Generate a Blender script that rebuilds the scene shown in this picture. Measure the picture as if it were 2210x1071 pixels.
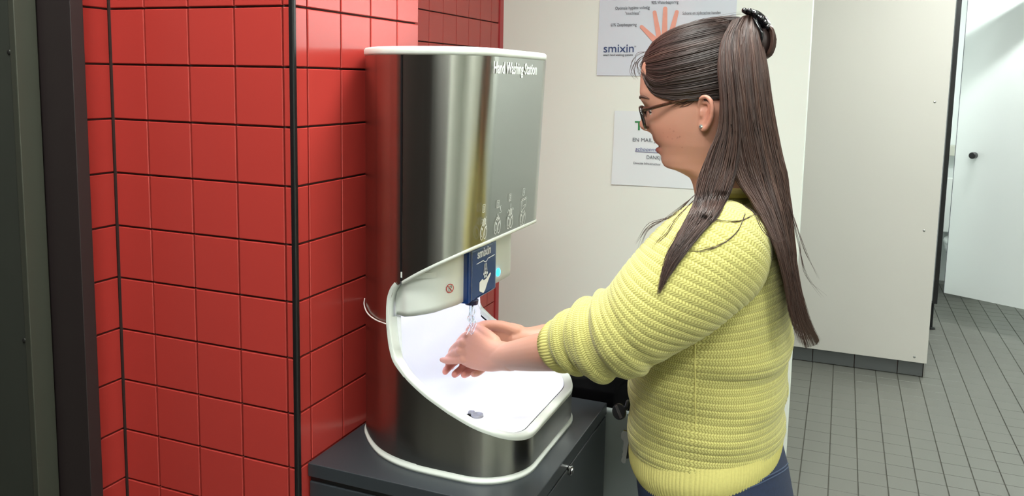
import bpy, bmesh, math, random
import numpy as np
from mathutils import Vector, Matrix
from mathutils.bvhtree import BVHTree

rng = np.random.default_rng(7)
random.seed(7)
for o in list(bpy.data.objects):
    bpy.data.objects.remove(o)
scene = bpy.context.scene
COL = scene.collection

# ------------------------------------------------------------------ camera
F, YAW, PITCH, ROLL = 1749.82, 0.37691, 0.11700, 0.020178
CX, CY = 1122.23, 375.87
CAM = np.array([0.8488, -1.1158, 1.55])
cy_, sy_ = math.cos(YAW), math.sin(YAW)
fwd = np.array([-sy_ * math.cos(PITCH), cy_ * math.cos(PITCH), -math.sin(PITCH)])
rgt = np.array([cy_, sy_, 0.0])
upv = np.cross(rgt, fwd)
r2 = math.cos(ROLL) * rgt + math.sin(ROLL) * upv
u2 = -math.sin(ROLL) * rgt + math.cos(ROLL) * upv
cam_d = bpy.data.cameras.new('camera')
cam = bpy.data.objects.new('camera', cam_d)
COL.objects.link(cam)
cam.matrix_world = Matrix(((r2[0], u2[0], -fwd[0], CAM[0]), (r2[1], u2[1], -fwd[1], CAM[1]),
                           (r2[2], u2[2], -fwd[2], CAM[2]), (0, 0, 0, 1)))
cam_d.sensor_fit = 'HORIZONTAL'
cam_d.sensor_width = 36.0
cam_d.lens = 36.0 * F / 2210
cam_d.shift_x = (1105 - CX) / 2210
cam_d.shift_y = (CY - 535.5) / 2210
cam_d.clip_start = 0.02
scene.camera = cam

def ray(px, py):
    return r2 * ((px - CX) / F) - u2 * ((py - CY) / F) + fwd

def on(px, py, ax, val):                 # pixel -> point on the plane axis=val
    d = ray(px, py)
    return CAM + d * ((val - CAM[ax]) / d[ax])

def V(px, py, Y):
    return on(px, py, 1, Y)

def pix(P):
    d = np.asarray(P, float) - CAM
    z = d @ fwd
    return CX + F * (d @ r2) / z, CY - F * (d @ u2) / z, z

# ------------------------------------------------------------------ light, exposure
world = bpy.data.worlds.new('world')
scene.world = world
world.use_nodes = True
world.node_tree.nodes['Background'].inputs[0].default_value = (0.86, 0.92, 0.90, 1)
world.node_tree.nodes['Background'].inputs[1].default_value = 0.4
vs = scene.view_settings
vs.view_transform = 'Standard'
vs.look = 'None'
vs.gamma = 1
vs.use_curve_mapping = False
vs.exposure = 1.15
LAMP_POWER = 15.0      # emission of the ceiling panels
LED_POWER = 2.4      # emission of the basin lamp

# ------------------------------------------------------------------ materials
def lin(c):
    return tuple(((v / 255) / 12.92 if v / 255 <= 0.04045 else ((v / 255 + 0.055) / 1.055) ** 2.4) for v in c)

def mat(name, rgb, rough=0.5, metal=0.0, spec=0.5, noise=0.0, nscale=30.0, bump=0.0, bscale=200.0, emit=None, coat=0.0,
        stretch=None, **kw):
    m = bpy.data.materials.new(name)
    m.use_nodes = True
    nt = m.node_tree
    b = nt.nodes['Principled BSDF']
    c = lin(rgb)
    b.inputs['Base Color'].default_value = (*c, 1)
    b.inputs['Roughness'].default_value = rough
    b.inputs['Metallic'].default_value = metal
    b.inputs['Specular IOR Level'].default_value = spec
    b.inputs['Coat Weight'].default_value = coat
    b.inputs['Coat Roughness'].default_value = 0.1
    if emit:
        b.inputs['Emission Color'].default_value = (*lin(emit[0]), 1)
        b.inputs['Emission Strength'].default_value = emit[1]
    for k, v in kw.items():
        b.inputs[k].default_value = v
    if noise or bump:
        tc = nt.nodes.new('ShaderNodeTexCoord')
        vec = tc.outputs['Object']
        if stretch:
            mp = nt.nodes.new('ShaderNodeMapping')
            mp.inputs['Scale'].default_value = stretch
            nt.links.new(vec, mp.inputs['Vector'])
            vec = mp.outputs['Vector']
    if noise:
        n = nt.nodes.new('ShaderNodeTexNoise')
        n.inputs['Scale'].default_value = nscale
        n.inputs['Detail'].default_value = 4
        nt.links.new(vec, n.inputs['Vector'])
        mix = nt.nodes.new('ShaderNodeMix')
        mix.data_type = 'RGBA'
        mix.inputs['A'].default_value = (*[v * (1 - noise) for v in c], 1)
        mix.inputs['B'].default_value = (*[min(1, v * (1 + noise)) for v in c], 1)
        nt.links.new(n.outputs['Fac'], mix.inputs['Factor'])
        nt.links.new(mix.outputs['Result'], b.inputs['Base Color'])
    if bump:
        n = nt.nodes.new('ShaderNodeTexNoise')
        n.inputs['Scale'].default_value = bscale
        n.inputs['Detail'].default_value = 3
        nt.links.new(vec, n.inputs['Vector'])
        bp = nt.nodes.new('ShaderNodeBump')
        bp.inputs['Strength'].default_value = bump
        bp.inputs['Distance'].default_value = 0.001
        nt.links.new(n.outputs['Fac'], bp.inputs['Height'])
        nt.links.new(bp.outputs['Normal'], b.inputs['Normal'])
    return m

M = {}
M['tile'] = mat('red_glazed_tile', (166, 54, 48), 0.24, noise=0.05, nscale=6, bump=0.05, bscale=60)
M['grout'] = mat('dark_grout', (58, 34, 30), 0.9, noise=0.2)
M['black'] = mat('black_profile', (20, 19, 20), 0.35)
M['wall'] = mat('white_wall_paint', (228, 234, 225), 0.55, noise=0.012, nscale=5, bump=0.05, bscale=400)
M['panel'] = mat('warm_white_panel', (204, 200, 193), 0.45, noise=0.015, nscale=3)
M['stall'] = mat('cool_white_panel', (226, 231, 230), 0.35)
M['ceiling'] = mat('ceiling_white', (225, 225, 220), 0.8, noise=0.02)
M['floor_tile'] = mat('grey_floor_tile', (108, 108, 102), 0.42, noise=0.06, nscale=8, bump=0.08, bscale=120)
M['floor_grout'] = mat('floor_grout', (84, 82, 74), 0.9, noise=0.25, nscale=25)
M['plinth'] = mat('dark_plinth_tile', (84, 86, 86), 0.35, noise=0.05)
M['jamb'] = mat('dark_brown_panel', (36, 28, 28), 0.5, noise=0.08, nscale=40)
M['jamb2'] = mat('grey_green_steel', (49, 51, 45), 0.5, noise=0.06, nscale=20)
M['screw'] = mat('steel_screw', (70, 70, 66), 0.4, 0.8)
M['white'] = mat('white_plastic', (208, 212, 205), 0.35)
M['basin'] = mat('basin_white', (238, 238, 242), 0.3)
M['blue'] = mat('navy_blue_plastic', (26, 56, 112), 0.12, coat=0.5)
M['bluedark'] = mat('dark_blue_nozzle', (26, 30, 60), 0.3)
M['print'] = mat('white_print', (226, 230, 228), 0.5)
M['printblue'] = mat('navy_print', (44, 66, 112), 0.6)
M['printgrey'] = mat('grey_print', (92, 96, 104), 0.6)
M['printgreen'] = mat('green_print', (44, 132, 74), 0.6)
M['printlink'] = mat('link_print', (88, 96, 150), 0.6)
M['printred'] = mat('red_print', (186, 40, 44), 0.5)
M['printblack'] = mat('black_print', (34, 34, 36), 0.5)
M['handprint'] = mat('printed_skin', (226, 158, 140), 0.6, noise=0.08, nscale=60)
M['paper'] = mat('paper', (222, 230, 232), 0.5)
M['pocket'] = mat('laminated_paper', (212, 221, 230), 0.10, coat=0.6, bump=0.5, bscale=9, stretch=(0.6, 1, 3.5))
M['led'] = mat('cyan_status_light', (40, 190, 255), 0.3, emit=((30, 190, 255), 3.0))
M['lamp'] = mat('lamp_diffuser', (255, 255, 250), 0.5, emit=((250, 255, 250), LAMP_POWER))
M['pane'] = mat('added_glow_pane', (235, 240, 238), 0.4, emit=((240, 250, 248), 2.2))  # glow of the added panel on the side wall
M['lamp_slim'] = mat('slim_lamp_diffuser', (255, 255, 250), 0.5, emit=((250, 255, 250), LAMP_POWER * 4))
M['ledstrip'] = mat('led_strip', (255, 255, 255), 0.5, emit=((226, 232, 255), LED_POWER))
M['cabinet'] = mat('anthracite_powder_coat', (45, 49, 53), 0.38, bump=0.1, bscale=900)
M['bin'] = mat('grey_bin_plastic', (172, 181, 179), 0.45, bump=0.1, bscale=300)
M['bag'] = mat('black_bin_liner', (14, 13, 15), 0.16, bump=0.6, bscale=22)
M['chrome'] = mat('chrome', (190, 190, 188), 0.15, 1.0)
M['blackplastic'] = mat('black_plastic', (22, 22, 24), 0.3)
M['ceramic'] = mat('white_ceramic', (230, 232, 230), 0.12, coat=0.4)
M['greyshelf'] = mat('beige_shelf', (196, 196, 184), 0.5)
M['jeans'] = mat('navy_denim', (30, 42, 70), 0.8, noise=0.35, nscale=160, bump=0.3, bscale=700)
M['thread'] = mat('denim_thread', (66, 80, 108), 0.8)
M['shoe'] = mat('dark_shoe', (30, 30, 32), 0.6, noise=0.1)
M['tortoise'] = mat('tortoiseshell', (58, 36, 26), 0.12, noise=0.95, nscale=120, coat=0.5)
M['frame_dark'] = mat('dark_glasses_frame', (26, 22, 20), 0.12, coat=0.5)
M['crystal'] = mat('crystal_stud', (235, 238, 240), 0.05, 0.9)
M['clip'] = mat('black_hair_clip', (14, 14, 18), 0.12, coat=0.6)
M['silver'] = mat('silver', (180, 180, 180), 0.2, 1.0)
M['cable'] = mat('white_cable', (225, 214, 210), 0.4)
M['eye'] = mat('eyeball', (225, 222, 216), 0.1)
M['lash'] = mat('dark_lash', (30, 22, 20), 0.6)
M['drain'] = mat('grey_drain', (150, 150, 158), 0.3, 0.3)

def glass(name, rgb, ior, rough=0.0):
    m = mat(name, rgb, rough)
    b = m.node_tree.nodes['Principled BSDF']
    b.inputs['Transmission Weight'].default_value = 1
    b.inputs['IOR'].default_value = ior
    return m
M['water'] = glass('water', (245, 250, 255), 1.33)
M['lens'] = glass('spectacle_lens', (236, 244, 244), 1.12)

# brushed stainless steel: horizontal brushing, so reflections stretch vertically
def steel():
    m = mat('brushed_steel', (166, 165, 157), 0.27, 1.0)
    nt = m.node_tree
    b = nt.nodes['Principled BSDF']
    b.inputs['Anisotropic'].default_value = 0.8
    b.inputs['Anisotropic Rotation'].default_value = 0.25
    tg = nt.nodes.new('ShaderNodeTangent')
    tg.direction_type = 'RADIAL'
    tg.axis = 'Z'
    nt.links.new(tg.outputs[0], b.inputs['Tangent'])
    return m
M['steel'] = steel()

def attr_mat(name, attr, rough, sss=0.0, coat=0.0, bump=0.0, bscale=400, spec=0.5):
    m = mat(name, (128, 128, 128), rough, bump=bump, bscale=bscale, spec=spec)
    nt = m.node_tree
    b = nt.nodes['Principled BSDF']
    a = nt.nodes.new('ShaderNodeAttribute')
    a.attribute_name = attr
    nt.links.new(a.outputs['Color'], b.inputs['Base Color'])
    b.inputs['Subsurface Weight'].default_value = sss
    b.inputs['Subsurface Radius'].default_value = (0.006, 0.002, 0.001)
    b.inputs['Subsurface Scale'].default_value = 0.6
    b.inputs['Coat Weight'].default_value = coat
    return m
M['skin'] = attr_mat('skin', 'tint', 0.5, sss=0.12, bump=0.12, bscale=500)
M['hair'] = attr_mat('brown_hair', 'tint', 0.46, spec=0.45)

def knit():
    m = mat('yellow_knit', (206, 204, 104), 0.85)
    nt = m.node_tree
    b = nt.nodes['Principled BSDF']
    b.inputs['Sheen Weight'].default_value = 0.25
    b.inputs['Specular IOR Level'].default_value = 0.15
    uv = nt.nodes.new('ShaderNodeUVMap')
    uv.uv_map = 'UVMap'
    sp = nt.nodes.new('ShaderNodeSeparateXYZ')
    nt.links.new(uv.outputs[0], sp.inputs[0])
    def math_(op, a, bb=None):
        n = nt.nodes.new('ShaderNodeMath')
        n.operation = op
        for i, v in enumerate((a, bb)):
            if v is None:
                continue
            if isinstance(v, (int, float)):
                n.inputs[i].default_value = v
            else:
                nt.links.new(v, n.inputs[i])
        return n.outputs[0]
    # v counts stitch rows, u counts stitch columns : slanted loops, mirrored row by row
    fr = math_('PINGPONG', sp.outputs['Y'], 1.0)
    s = math_('ADD', sp.outputs['X'], math_('MULTIPLY', fr, 0.6))
    h1 = math_('ABSOLUTE', math_('SINE', math_('MULTIPLY', s, math.pi)))
    h2 = math_('ABSOLUTE', math_('SINE', math_('MULTIPLY', sp.outputs['Y'], math.pi)))
    h = math_('MULTIPLY', math_('POWER', h1, 0.7), math_('POWER', h2, 0.25))
    bp = nt.nodes.new('ShaderNodeBump')
    bp.inputs['Strength'].default_value = 0.55
    bp.inputs['Distance'].default_value = 0.0009
    nt.links.new(h, bp.inputs['Height'])
    nt.links.new(bp.outputs['Normal'], b.inputs['Normal'])
    ramp = nt.nodes.new('ShaderNodeMix')
    ramp.data_type = 'RGBA'
    ramp.inputs['A'].default_value = (*lin((146, 136, 70)), 1)  # stitch recesses coloured darker: painted shade between the loops
    ramp.inputs['B'].default_value = (*lin((206, 200, 124)), 1)
    nt.links.new(h, ramp.inputs['Factor'])
    nt.links.new(ramp.outputs['Result'], b.inputs['Base Color'])
    return m
M['knit'] = knit()
M['rib'] = mat('yellow_rib_knit', (204, 195, 120), 0.9, noise=0.10, nscale=260, bump=0.5, bscale=520, spec=0.15)

# ------------------------------------------------------------------ object helpers
def tag(o, label=None, cat=None, group=None, kind=None):
    if label: o['label'] = label
    if cat: o['category'] = cat
    if group: o['group'] = group
    if kind: o['kind'] = kind
    return o

def link(o, parent=None):
    COL.objects.link(o)
    if parent is not None:
        o.parent = parent
        o.matrix_parent_inverse = Matrix.Translation(-parent.location) if parent.type == 'EMPTY' else Matrix()
    return o

def empty(name, loc, label, cat, group=None):
    o = bpy.data.objects.new(name, None)
    COL.objects.link(o)
    o.location = loc
    o.empty_display_size = 0.05
    return tag(o, label, cat, group)

def new_mesh(name, verts, faces, smooth=False):
    me = bpy.data.meshes.new(name)
    verts = np.asarray(verts, float)
    me.from_pydata(verts.tolist(), [], [tuple(int(i) for i in f) for f in faces])
    me.update()
    if smooth:
        me.shade_smooth()
    return me

def obj(name, verts, faces, m, parent=None, smooth=False):
    me = new_mesh(name, verts, faces, smooth)
    me.materials.append(M[m] if isinstance(m, str) else m)
    return link(bpy.data.objects.new(name, me), parent)

def from_bm(name, bm, m, parent=None, smooth=False):
    me = bpy.data.meshes.new(name)
    bm.normal_update()
    bm.to_mesh(me)
    bm.free()
    if smooth:
        me.shade_smooth()
    me.materials.append(M[m] if isinstance(m, str) else m)
    return link(bpy.data.objects.new(name, me), parent)

def box_bm(x0, x1, y0, y1, z0, z1, bev=0.0, seg=2):
    bm = bmesh.new()
    bmesh.ops.create_cube(bm, size=1)
    for v in bm.verts:
        v.co = Vector((x0 + (v.co.x + .5) * (x1 - x0), y0 + (v.co.y + .5) * (y1 - y0), z0 + (v.co.z + .5) * (z1 - z0)))
    if bev:
        bmesh.ops.bevel(bm, geom=bm.edges[:], offset=bev, segments=seg, affect='EDGES', profile=0.5)
    return bm

def box(name, x0, x1, y0, y1, z0, z1, m, parent=None, bev=0.0, seg=2):
    return from_bm(name, box_bm(x0, x1, y0, y1, z0, z1, bev, seg), m, parent)

def grid_faces(nr, nc, wrap=True, off=0):
    r = np.arange(nr - 1)[:, None]
    c = np.arange(nc if wrap else nc - 1)[None, :]
    c2 = (c + 1) % nc
    return np.stack([r * nc + c, r * nc + c2, (r + 1) * nc + c2, (r + 1) * nc + c], -1).reshape(-1, 4) + off

def loft(rings, caps=True, off=0):
    rings = np.asarray(rings, float)
    nr, nc, _ = rings.shape
    v = rings.reshape(-1, 3)
    f = [tuple(x) for x in grid_faces(nr, nc, True, off)]
    if caps:
        v = np.vstack([v, rings[0].mean(0), rings[-1].mean(0)])
        a, b = nr * nc + off, nr * nc + 1 + off
        for c in range(nc):
            f.append((a, off + (c + 1) % nc, off + c))
            f.append((b, off + (nr - 1) * nc + c, off + (nr - 1) * nc + (c + 1) % nc))
    return v, f

def smooth_path(pts, n):
    """Catmull-Rom resample of points (rows of any width)."""
    P = np.asarray(pts, float)
    if len(P) == 2:
        t = np.linspace(0, 1, n)[:, None]
        return P[0] * (1 - t) + P[1] * t
    d = np.r_[0, np.cumsum(np.maximum(1e-9, np.linalg.norm(np.diff(P[:, :3], axis=0), axis=1)))]
    t = np.linspace(0, d[-1], n)
    out = np.empty((n, P.shape[1]))
    T = np.gradient(P, d, axis=0) if len(P) > 2 else np.diff(P, axis=0)
    i = np.clip(np.searchsorted(d, t, 'right') - 1, 0, len(P) - 2)
    h = (d[i + 1] - d[i])[:, None]
    s = ((t - d[i])[:, None]) / h
    h00 = 2 * s**3 - 3 * s**2 + 1; h10 = s**3 - 2 * s**2 + s; h01 = -2 * s**3 + 3 * s**2; h11 = s**3 - s**2
    return h00 * P[i] + h10 * h * T[i] + h01 * P[i + 1] + h11 * h * T[i + 1]

def frames(P):
    T = np.gradient(P, axis=0)
    T /= np.linalg.norm(T, axis=1)[:, None] + 1e-12
    up = np.array([0, 0, 1.0])
    if abs(T[0] @ up) > .9:
        up = np.array([0, 1.0, 0])
    N = np.empty_like(P); B = np.empty_like(P)
    n = up - T[0] * (up @ T[0]); n /= np.linalg.norm(n)
    for i in range(len(P)):
        n = n - T[i] * (n @ T[i]); n /= np.linalg.norm(n) + 1e-12
        N[i] = n; B[i] = np.cross(T[i], n)
    return T, N, B

def tube(pts, radii, n=10, segs=None, round_end=True, flat=1.0, off=0):
    """Closed tube through pts; radii per point. flat scales the binormal axis."""
    P = np.column_stack([np.asarray(pts, float), np.asarray(radii, float) * np.ones(len(pts))])
    if segs:
        P = smooth_path(P, segs)
    C, R = P[:, :3], P[:, 3]
    T, N, B = frames(C)
    a = np.linspace(0, 2 * np.pi, n, endpoint=False)
    rings = []
    if round_end:
        for k in (.25, .6, .87):
            rings.append(C[0] - T[0] * R[0] * math.sqrt(1 - k * k) * .9 + R[0] * k * (np.cos(a)[:, None] * N[0] + flat * np.sin(a)[:, None] * B[0]))
    for i in range(len(C)):
        rings.append(C[i] + R[i] * (np.cos(a)[:, None] * N[i] + flat * np.sin(a)[:, None] * B[i]))
    if round_end:
        for k in (.87, .6, .25):
            rings.append(C[-1] + T[-1] * R[-1] * math.sqrt(1 - k * k) * .9 + R[-1] * k * (np.cos(a)[:, None] * N[-1] + flat * np.sin(a)[:, None] * B[-1]))
    return loft(rings, True, off)

def ellipsoid(c, r, nu=20, nv=14, rot=None, off=0):
    th = np.linspace(.02, np.pi - .02, nv)
    ph = np.linspace(0, 2 * np.pi, nu, endpoint=False)
    rings = np.stack([np.stack([np.sin(t) * np.cos(ph), np.sin(t) * np.sin(ph), np.full(nu, math.cos(t))], -1) for t in th]) * np.asarray(r)
    if rot is not None:
        rings = rings @ np.asarray(rot).T
    return loft(rings[::-1] + np.asarray(c), True, off)

class MB:
    """Collects several shapes into one mesh."""
    def __init__(s):
        s.v = []; s.f = []; s.n = 0
    def add(s, vf):
        v, f = vf
        s.v.append(np.asarray(v)); s.f += [tuple(int(i) + s.n for i in q) for q in f]; s.n += len(v)
        return s
    def box(s, x0, x1, y0, y1, z0, z1):
        v = [(x, y, z) for x in (x0, x1) for y in (y0, y1) for z in (z0, z1)]
        return s.add((v, [(0, 1, 3, 2), (4, 6, 7, 5), (0, 4, 5, 1), (2, 3, 7, 6), (0, 2, 6, 4), (1, 5, 7, 3)]))
    def build(s, name, m, parent=None, smooth=False):
        return obj(name, np.vstack(s.v), s.f, m, parent, smooth)

def ribbon2d(pts, w, M4, lift=0.0003, closed=False):
    """Flat stroke along 2-D points mapped by the 4x4 matrix."""
    P = np.asarray(pts, float)
    if closed:
        P = np.vstack([P, P[:1]])
    T = np.gradient(P, axis=0); T /= np.linalg.norm(T, axis=1)[:, None] + 1e-9
    Nn = np.column_stack([-T[:, 1], T[:, 0]]) * w / 2
    q = np.vstack([P + Nn, P - Nn])
    n = len(P)
    v = [tuple(M4 @ Vector((a, b, lift))) for a, b in q]
    return v, [(i, n + i, n + i + 1, i + 1) for i in range(n - 1)]

def text(body, size, M4, m, parent, name='lettering', sx=1.0, align='LEFT', bold=0.0, ext=0.0002, shear=0.0):
    cu = bpy.data.curves.new('text', 'FONT')
    cu.body = body; cu.size = size; cu.align_x = align; cu.extrude = ext; cu.offset = bold; cu.shear = shear
    cu.resolution_u = 4
    o = bpy.data.objects.new('text', cu)
    COL.objects.link(o)
    dg = bpy.context.evaluated_depsgraph_get()
    me = bpy.data.meshes.new_from_object(o.evaluated_get(dg))
    bpy.data.objects.remove(o)
    bpy.data.curves.remove(cu)
    me.transform(M4 @ Matrix.Diagonal((sx, 1, 1, 1)))
    me.materials.clear()
    me.materials.append(M[m])
    me.name = name
    return link(bpy.data.objects.new(name, me), parent)

def basis(o, x, y):
    x = Vector(x).normalized(); y = Vector(y); y = (y - x * y.dot(x)).normalized(); z = x.cross(y)
    return Matrix(((x.x, y.x, z.x, o[0]), (x.y, y.y, z.y, o[1]), (x.z, y.z, z.z, o[2]), (0, 0, 0, 1)))

# ------------------------------------------------------------------ tiled walls
tile_cache = {}
def tile_mesh(w, h, t=0.006, c=0.0012):
    k = (round(w, 4), round(h, 4), t)
    if k not in tile_cache:
        v = []
        for z, s in ((0, 0), (t - c, 0), (t, c)):
            v += [(s, s, z), (w - s, s, z), (w - s, h - s, z), (s, h - s, z)]
        f = [(8, 9, 10, 11)]
        for r in (0, 4):
            for i in range(4):
                f.append((r + i, r + (i + 1) % 4, r + 4 + (i + 1) % 4, r + 4 + i))
        me = new_mesh('tile', v, f)
        tile_cache[k] = me
    return tile_cache[k]

def lay(parent, origin, ux, uy, us, vs_, m, gap=0.0035, name='tile', jitter=0.0, keep=None):
    """tiles between the joint lines us (along ux) and vs_ (along uy); normal = ux x uy"""
    n = 0
    ux, uy, origin = np.array(ux, float), np.array(uy, float), np.array(origin, float)
    nz = np.cross(ux, uy)
    for a, b in zip(us[:-1], us[1:]):
        for c, d in zip(vs_[:-1], vs_[1:]):
            if keep and not keep(a, b, c, d):
                continue
            me = tile_mesh(b - a - gap, d - c - gap)
            if not me.materials:
                me.materials.append(M[m])
            o = bpy.data.objects.new(name, me)
            p = origin + ux * (a + gap / 2) + uy * (c + gap / 2) + nz * rng.uniform(-jitter, 0)
            mw = Matrix(((ux[0], uy[0], nz[0], p[0]), (ux[1], uy[1], nz[1], p[1]), (ux[2], uy[2], nz[2], p[2]), (0, 0, 0, 1)))
            COL.objects.link(o)
            o.parent = parent
            o.matrix_local = mw
            n += 1
    return n

CEIL = 2.6
XL = -0.409
T6 = 0.006
rows = [0.0] + [round(1.6613 - 0.1 * j, 4) for j in range(16, -10, -1)]
rows = [z for z in rows if z < CEIL - .02] + [CEIL]
def st(o):
    return tag(o, kind='structure')

# pillar with red tiles on two faces
pillar = st(box('wall_pillar', XL - .2, -T6, T6, 0.427 - T6, 0, CEIL, 'grout'))
tag(pillar, 'red tiled pillar beside the hand washing station', None)
us = [XL + T6, -0.3205, -0.2205, -0.1205, -0.0205, -0.004]
lay(pillar, (0, T6, 0), (1, 0, 0), (0, 0, 1), us, rows, 'tile', jitter=.0004)
vs2 = [0.004, 0.0404, 0.1394, 0.2384, 0.3374, 0.427]
lay(pillar, (-T6, 0, 0), (0, 1, 0), (0, 0, 1), vs2, rows, 'tile', jitter=.0004)
# far end of the pillar
lay(pillar, (0, 0.427 - T6, 0), (-1, 0, 0), (0, 0, 1), [0.0, .1, .2, .3, .4], rows, 'tile')
tr = st(from_bm('trim_1', box_bm(-0.0055, 0.0045, -0.0045, 0.0055, 0, CEIL, 0.003, 3), 'black'))
tag(tr, 'black corner profile on the red tiled pillar')

# return wall at the left, towards the door frame
wl = st(box('wall_left', XL - .2, XL - T6, -0.088, T6, 0, CEIL, 'grout'))
tag(wl, 'narrow red tiled wall beside the dark door frame')
lay(wl, (XL - T6, 0, 0), (0, 1, 0), (0, 0, 1), [-.088, 0.004], rows, 'tile', jitter=.0004)
# recessed red wall behind the pillar
XB = -0.405
wb = st(box('wall_back_left', XB - .2, XB - T6, 0.43, 1.84, 0, CEIL, 'grout'))
tag(wb, 'recessed red tiled wall behind the pillar')
ysb = [1.2331 + .0988 * k for k in range(-8, 6)] + [1.800]
lay(wb, (XB - T6, 0, 0), (0, 1, 0), (0, 0, 1), ysb, [z for z in rows if .9 < z < 2.3], 'tile', jitter=.0004)
mb = MB()
for r0, r1 in [(a, b) for a, b in zip(rows[:-1], rows[1:]) if b <= .97 or a >= 2.2]:
    for a, b in zip(ysb[:-1], ysb[1:]):
        mb.box(XB - T6, XB, a + .0018, b - .0018, r0 + .0018, r1 - .0018)
q = mb.build('tile', 'tile', wb)
q['kind'] = 'stuff'
box('corner_strip', XB - T6, XB + .004, 1.803, 1.84, 0, CEIL, mat('red_strip', (170, 50, 52), 0.4), wb, 0.001)

# white wall with the notices
YW = 1.835
ww = st(box('wall_back', XB - .25, 0.731, YW, YW + .10, 0, CEIL, 'wall'))
tag(ww, 'plain white wall carrying the paper notices')

# stall side wall: white panel above a dark tiled plinth
wr = st(box('wall_right', 0.2, 1.332, 3.606, 3.68, 0, CEIL, 'grout'))
tag(wr, 'white clad wall of the toilet cubicles above dark plinth')
box('panel', 0.2, 1.345, 3.58, 3.604, 0.082, CEIL, 'panel', wr, 0.0015)
for a, b in zip([0.34, .556, .773, .9906, 1.2074], [.556, .773, .9906, 1.2074, 1.332]):
    box('plinth_tile', a + .002, b - .002, 3.596, 3.606, 0.004, 0.0815, 'plinth', wr, 0.001)
box('plinth_edge', 1.333, 1.343, 3.592, 3.67, 0.0, 0.082, 'chrome', wr, 0.001)
for x, z in ((1.2844, 1.4736), (1.2825, .7988), (1.284, .1113)):
    v, f = ellipsoid((x, 3.5795, z), (.0065, .002, .0065), 12, 8)
    obj('screw', v, f, 'chrome', wr, True)

# ceiling, other walls of the room
st(box('ceiling', -1.2, 3.2, -2.6, 6.4, CEIL, CEIL + .1, 'ceiling'))
st(box('wall_front', -1.2, 3.2, -2.7, -2.6, 0, CEIL, 'wall'))
tag(st(box('dark_panel_1', -0.84, 1.15, -2.598, -2.55, 0, 2.3, 'jamb', None, .002)), 'wide dark brown panel added opposite the white wall to darken reflections')  # unseen dark panel, added so the steel reflects something dark
wn = st(box('glow_panel_1', 3.165, 3.199, 3.3, 6.05, 1.68, 2.5, 'white', None, .002))  # unseen glowing panel, added for a bright reflection in the upper red tiles
tag(wn, 'added glowing panel high along the side wall')
for k in range(3):
    box('pane', 3.160, 3.166, 3.36 + .9 * k, 4.20 + .9 * k, 1.74, 2.44, 'pane', wn)
st(box('wall_far_right', 3.2, 3.3, -2.6, 6.4, 0, CEIL, 'wall'))
st(box('wall_far', -1.2, 3.2, 6.1, 6.2, 0, CEIL, 'stall'))

# door frame and dark door at the left
jb = st(box('trim_2', -0.83, V(199, 500, -.09)[0], -0.115, -0.0895, 0, CEIL, 'jamb', None, 0.001))
tag(jb, 'dark brown door jamb beside the red tiles')
xd = V(78, 500, -.14)[0]
dr = st(box('door_1', xd - .30, xd, -0.158, -0.122, 0, CEIL, 'jamb2', None, 0.002))
tag(dr, 'grey green steel door edge with small screws')
box('edge_lip', xd - .012, xd + .002, -0.162, -0.121, 0, CEIL, mat('lip_steel', (66, 67, 58), .4, .3), dr, 0.0015)
for p in ((20, 112), (53, 735)):
    P = V(*p, -.158)
    v, f = ellipsoid((P[0], -.1585, P[2]), (.0045, .002, .0045), 12, 8)
    obj('screw', v, f, 'screw', dr, True)
wld = st(box('wall_left_rear', -0.95, -0.85, -2.6, -0.0, 0, CEIL, 'jamb'))
tag(wld, 'dark panelled wall beside the steel door')

# ------------------------------------------------------------------ floor
fl = st(box('floor', -1.2, 3.2, -2.6, 6.3, -0.1, -0.004, 'floor_grout'))
tag(fl, 'grey square floor tiles with dark joints')
PT = 0.1078
gx = [0.8845 + PT * k for k in range(-20, 22)]
gy = [2.0945 + PT * k for k in range(-43, 39)]
cand = []
for a in gx[:-1]:
    for c in gy[:-1]:
        px, py, z = pix((a + PT / 2, c + PT / 2, 0))
        xlim = 0.74 if c < 3.6 else 1.33
        vis = z > 0 and -20 < px < 2230 and py < 1085 and a > xlim - .03 and c > 1.8 and c < 5.2 and not (3.5 < c < 3.7 and a < 1.33) and px > 1690
        cand.append((0 if vis else 1, z, a, c))
cand.sort()
near = [(a, c) for v, z, a, c in cand if v == 0][:298]
nset = set(near)
me = tile_mesh(PT - .0042, PT - .0026, 0.004, 0.0008)
me.materials.append(M['floor_tile'])
for a, c in near:
    o = bpy.data.objects.new('floor_tile', me)
    COL.objects.link(o)
    o.parent = fl
    o.location = (a + .0021, c + .0013, -.004 + rng.uniform(-.0004, 0))
mb = MB()
for v, z, a, c in cand:
    if (a, c) not in nset:
        mb.box(a + .0021, a + PT - .0021, c + .0013, c + PT - .0013, -.004, 0)
q = mb.build('floor_tile', 'floor_tile', fl)
q['kind'] = 'stuff'

# ------------------------------------------------------------------ ceiling lamps
for k, (x, y) in enumerate([(0.9, -1.6), (0.60, 0.25), (0.15, -0.75), (1.6, 2.6), (2.0, 4.25), (2.3, -0.6)]):
    lab = ['over the entrance', 'above the washing woman', 'near the dark door', 'in front of the cubicle wall', 'above the cubicle door', 'by the far side wall'][k]
    slim = k == 4
    t = empty('ceiling_lamp', (x, y, CEIL), ('slim linear' if slim else 'square white') + ' ceiling lamp ' + lab, 'lamp', None if slim else 'square ceiling lamps')
    hx, hy = (.62, .04) if slim else (.31, .31)
    box('frame', x - hx, x + hx, y - hy, y + hy, CEIL - .018, CEIL - .001, 'white', t, .002)
    g_ = .012 if slim else .03
    box('diffuser', x - hx + g_, x + hx - g_, y - hy + g_, y + hy - g_, CEIL - .022, CEIL - .0175, 'lamp_slim' if slim else 'lamp', t)

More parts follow.
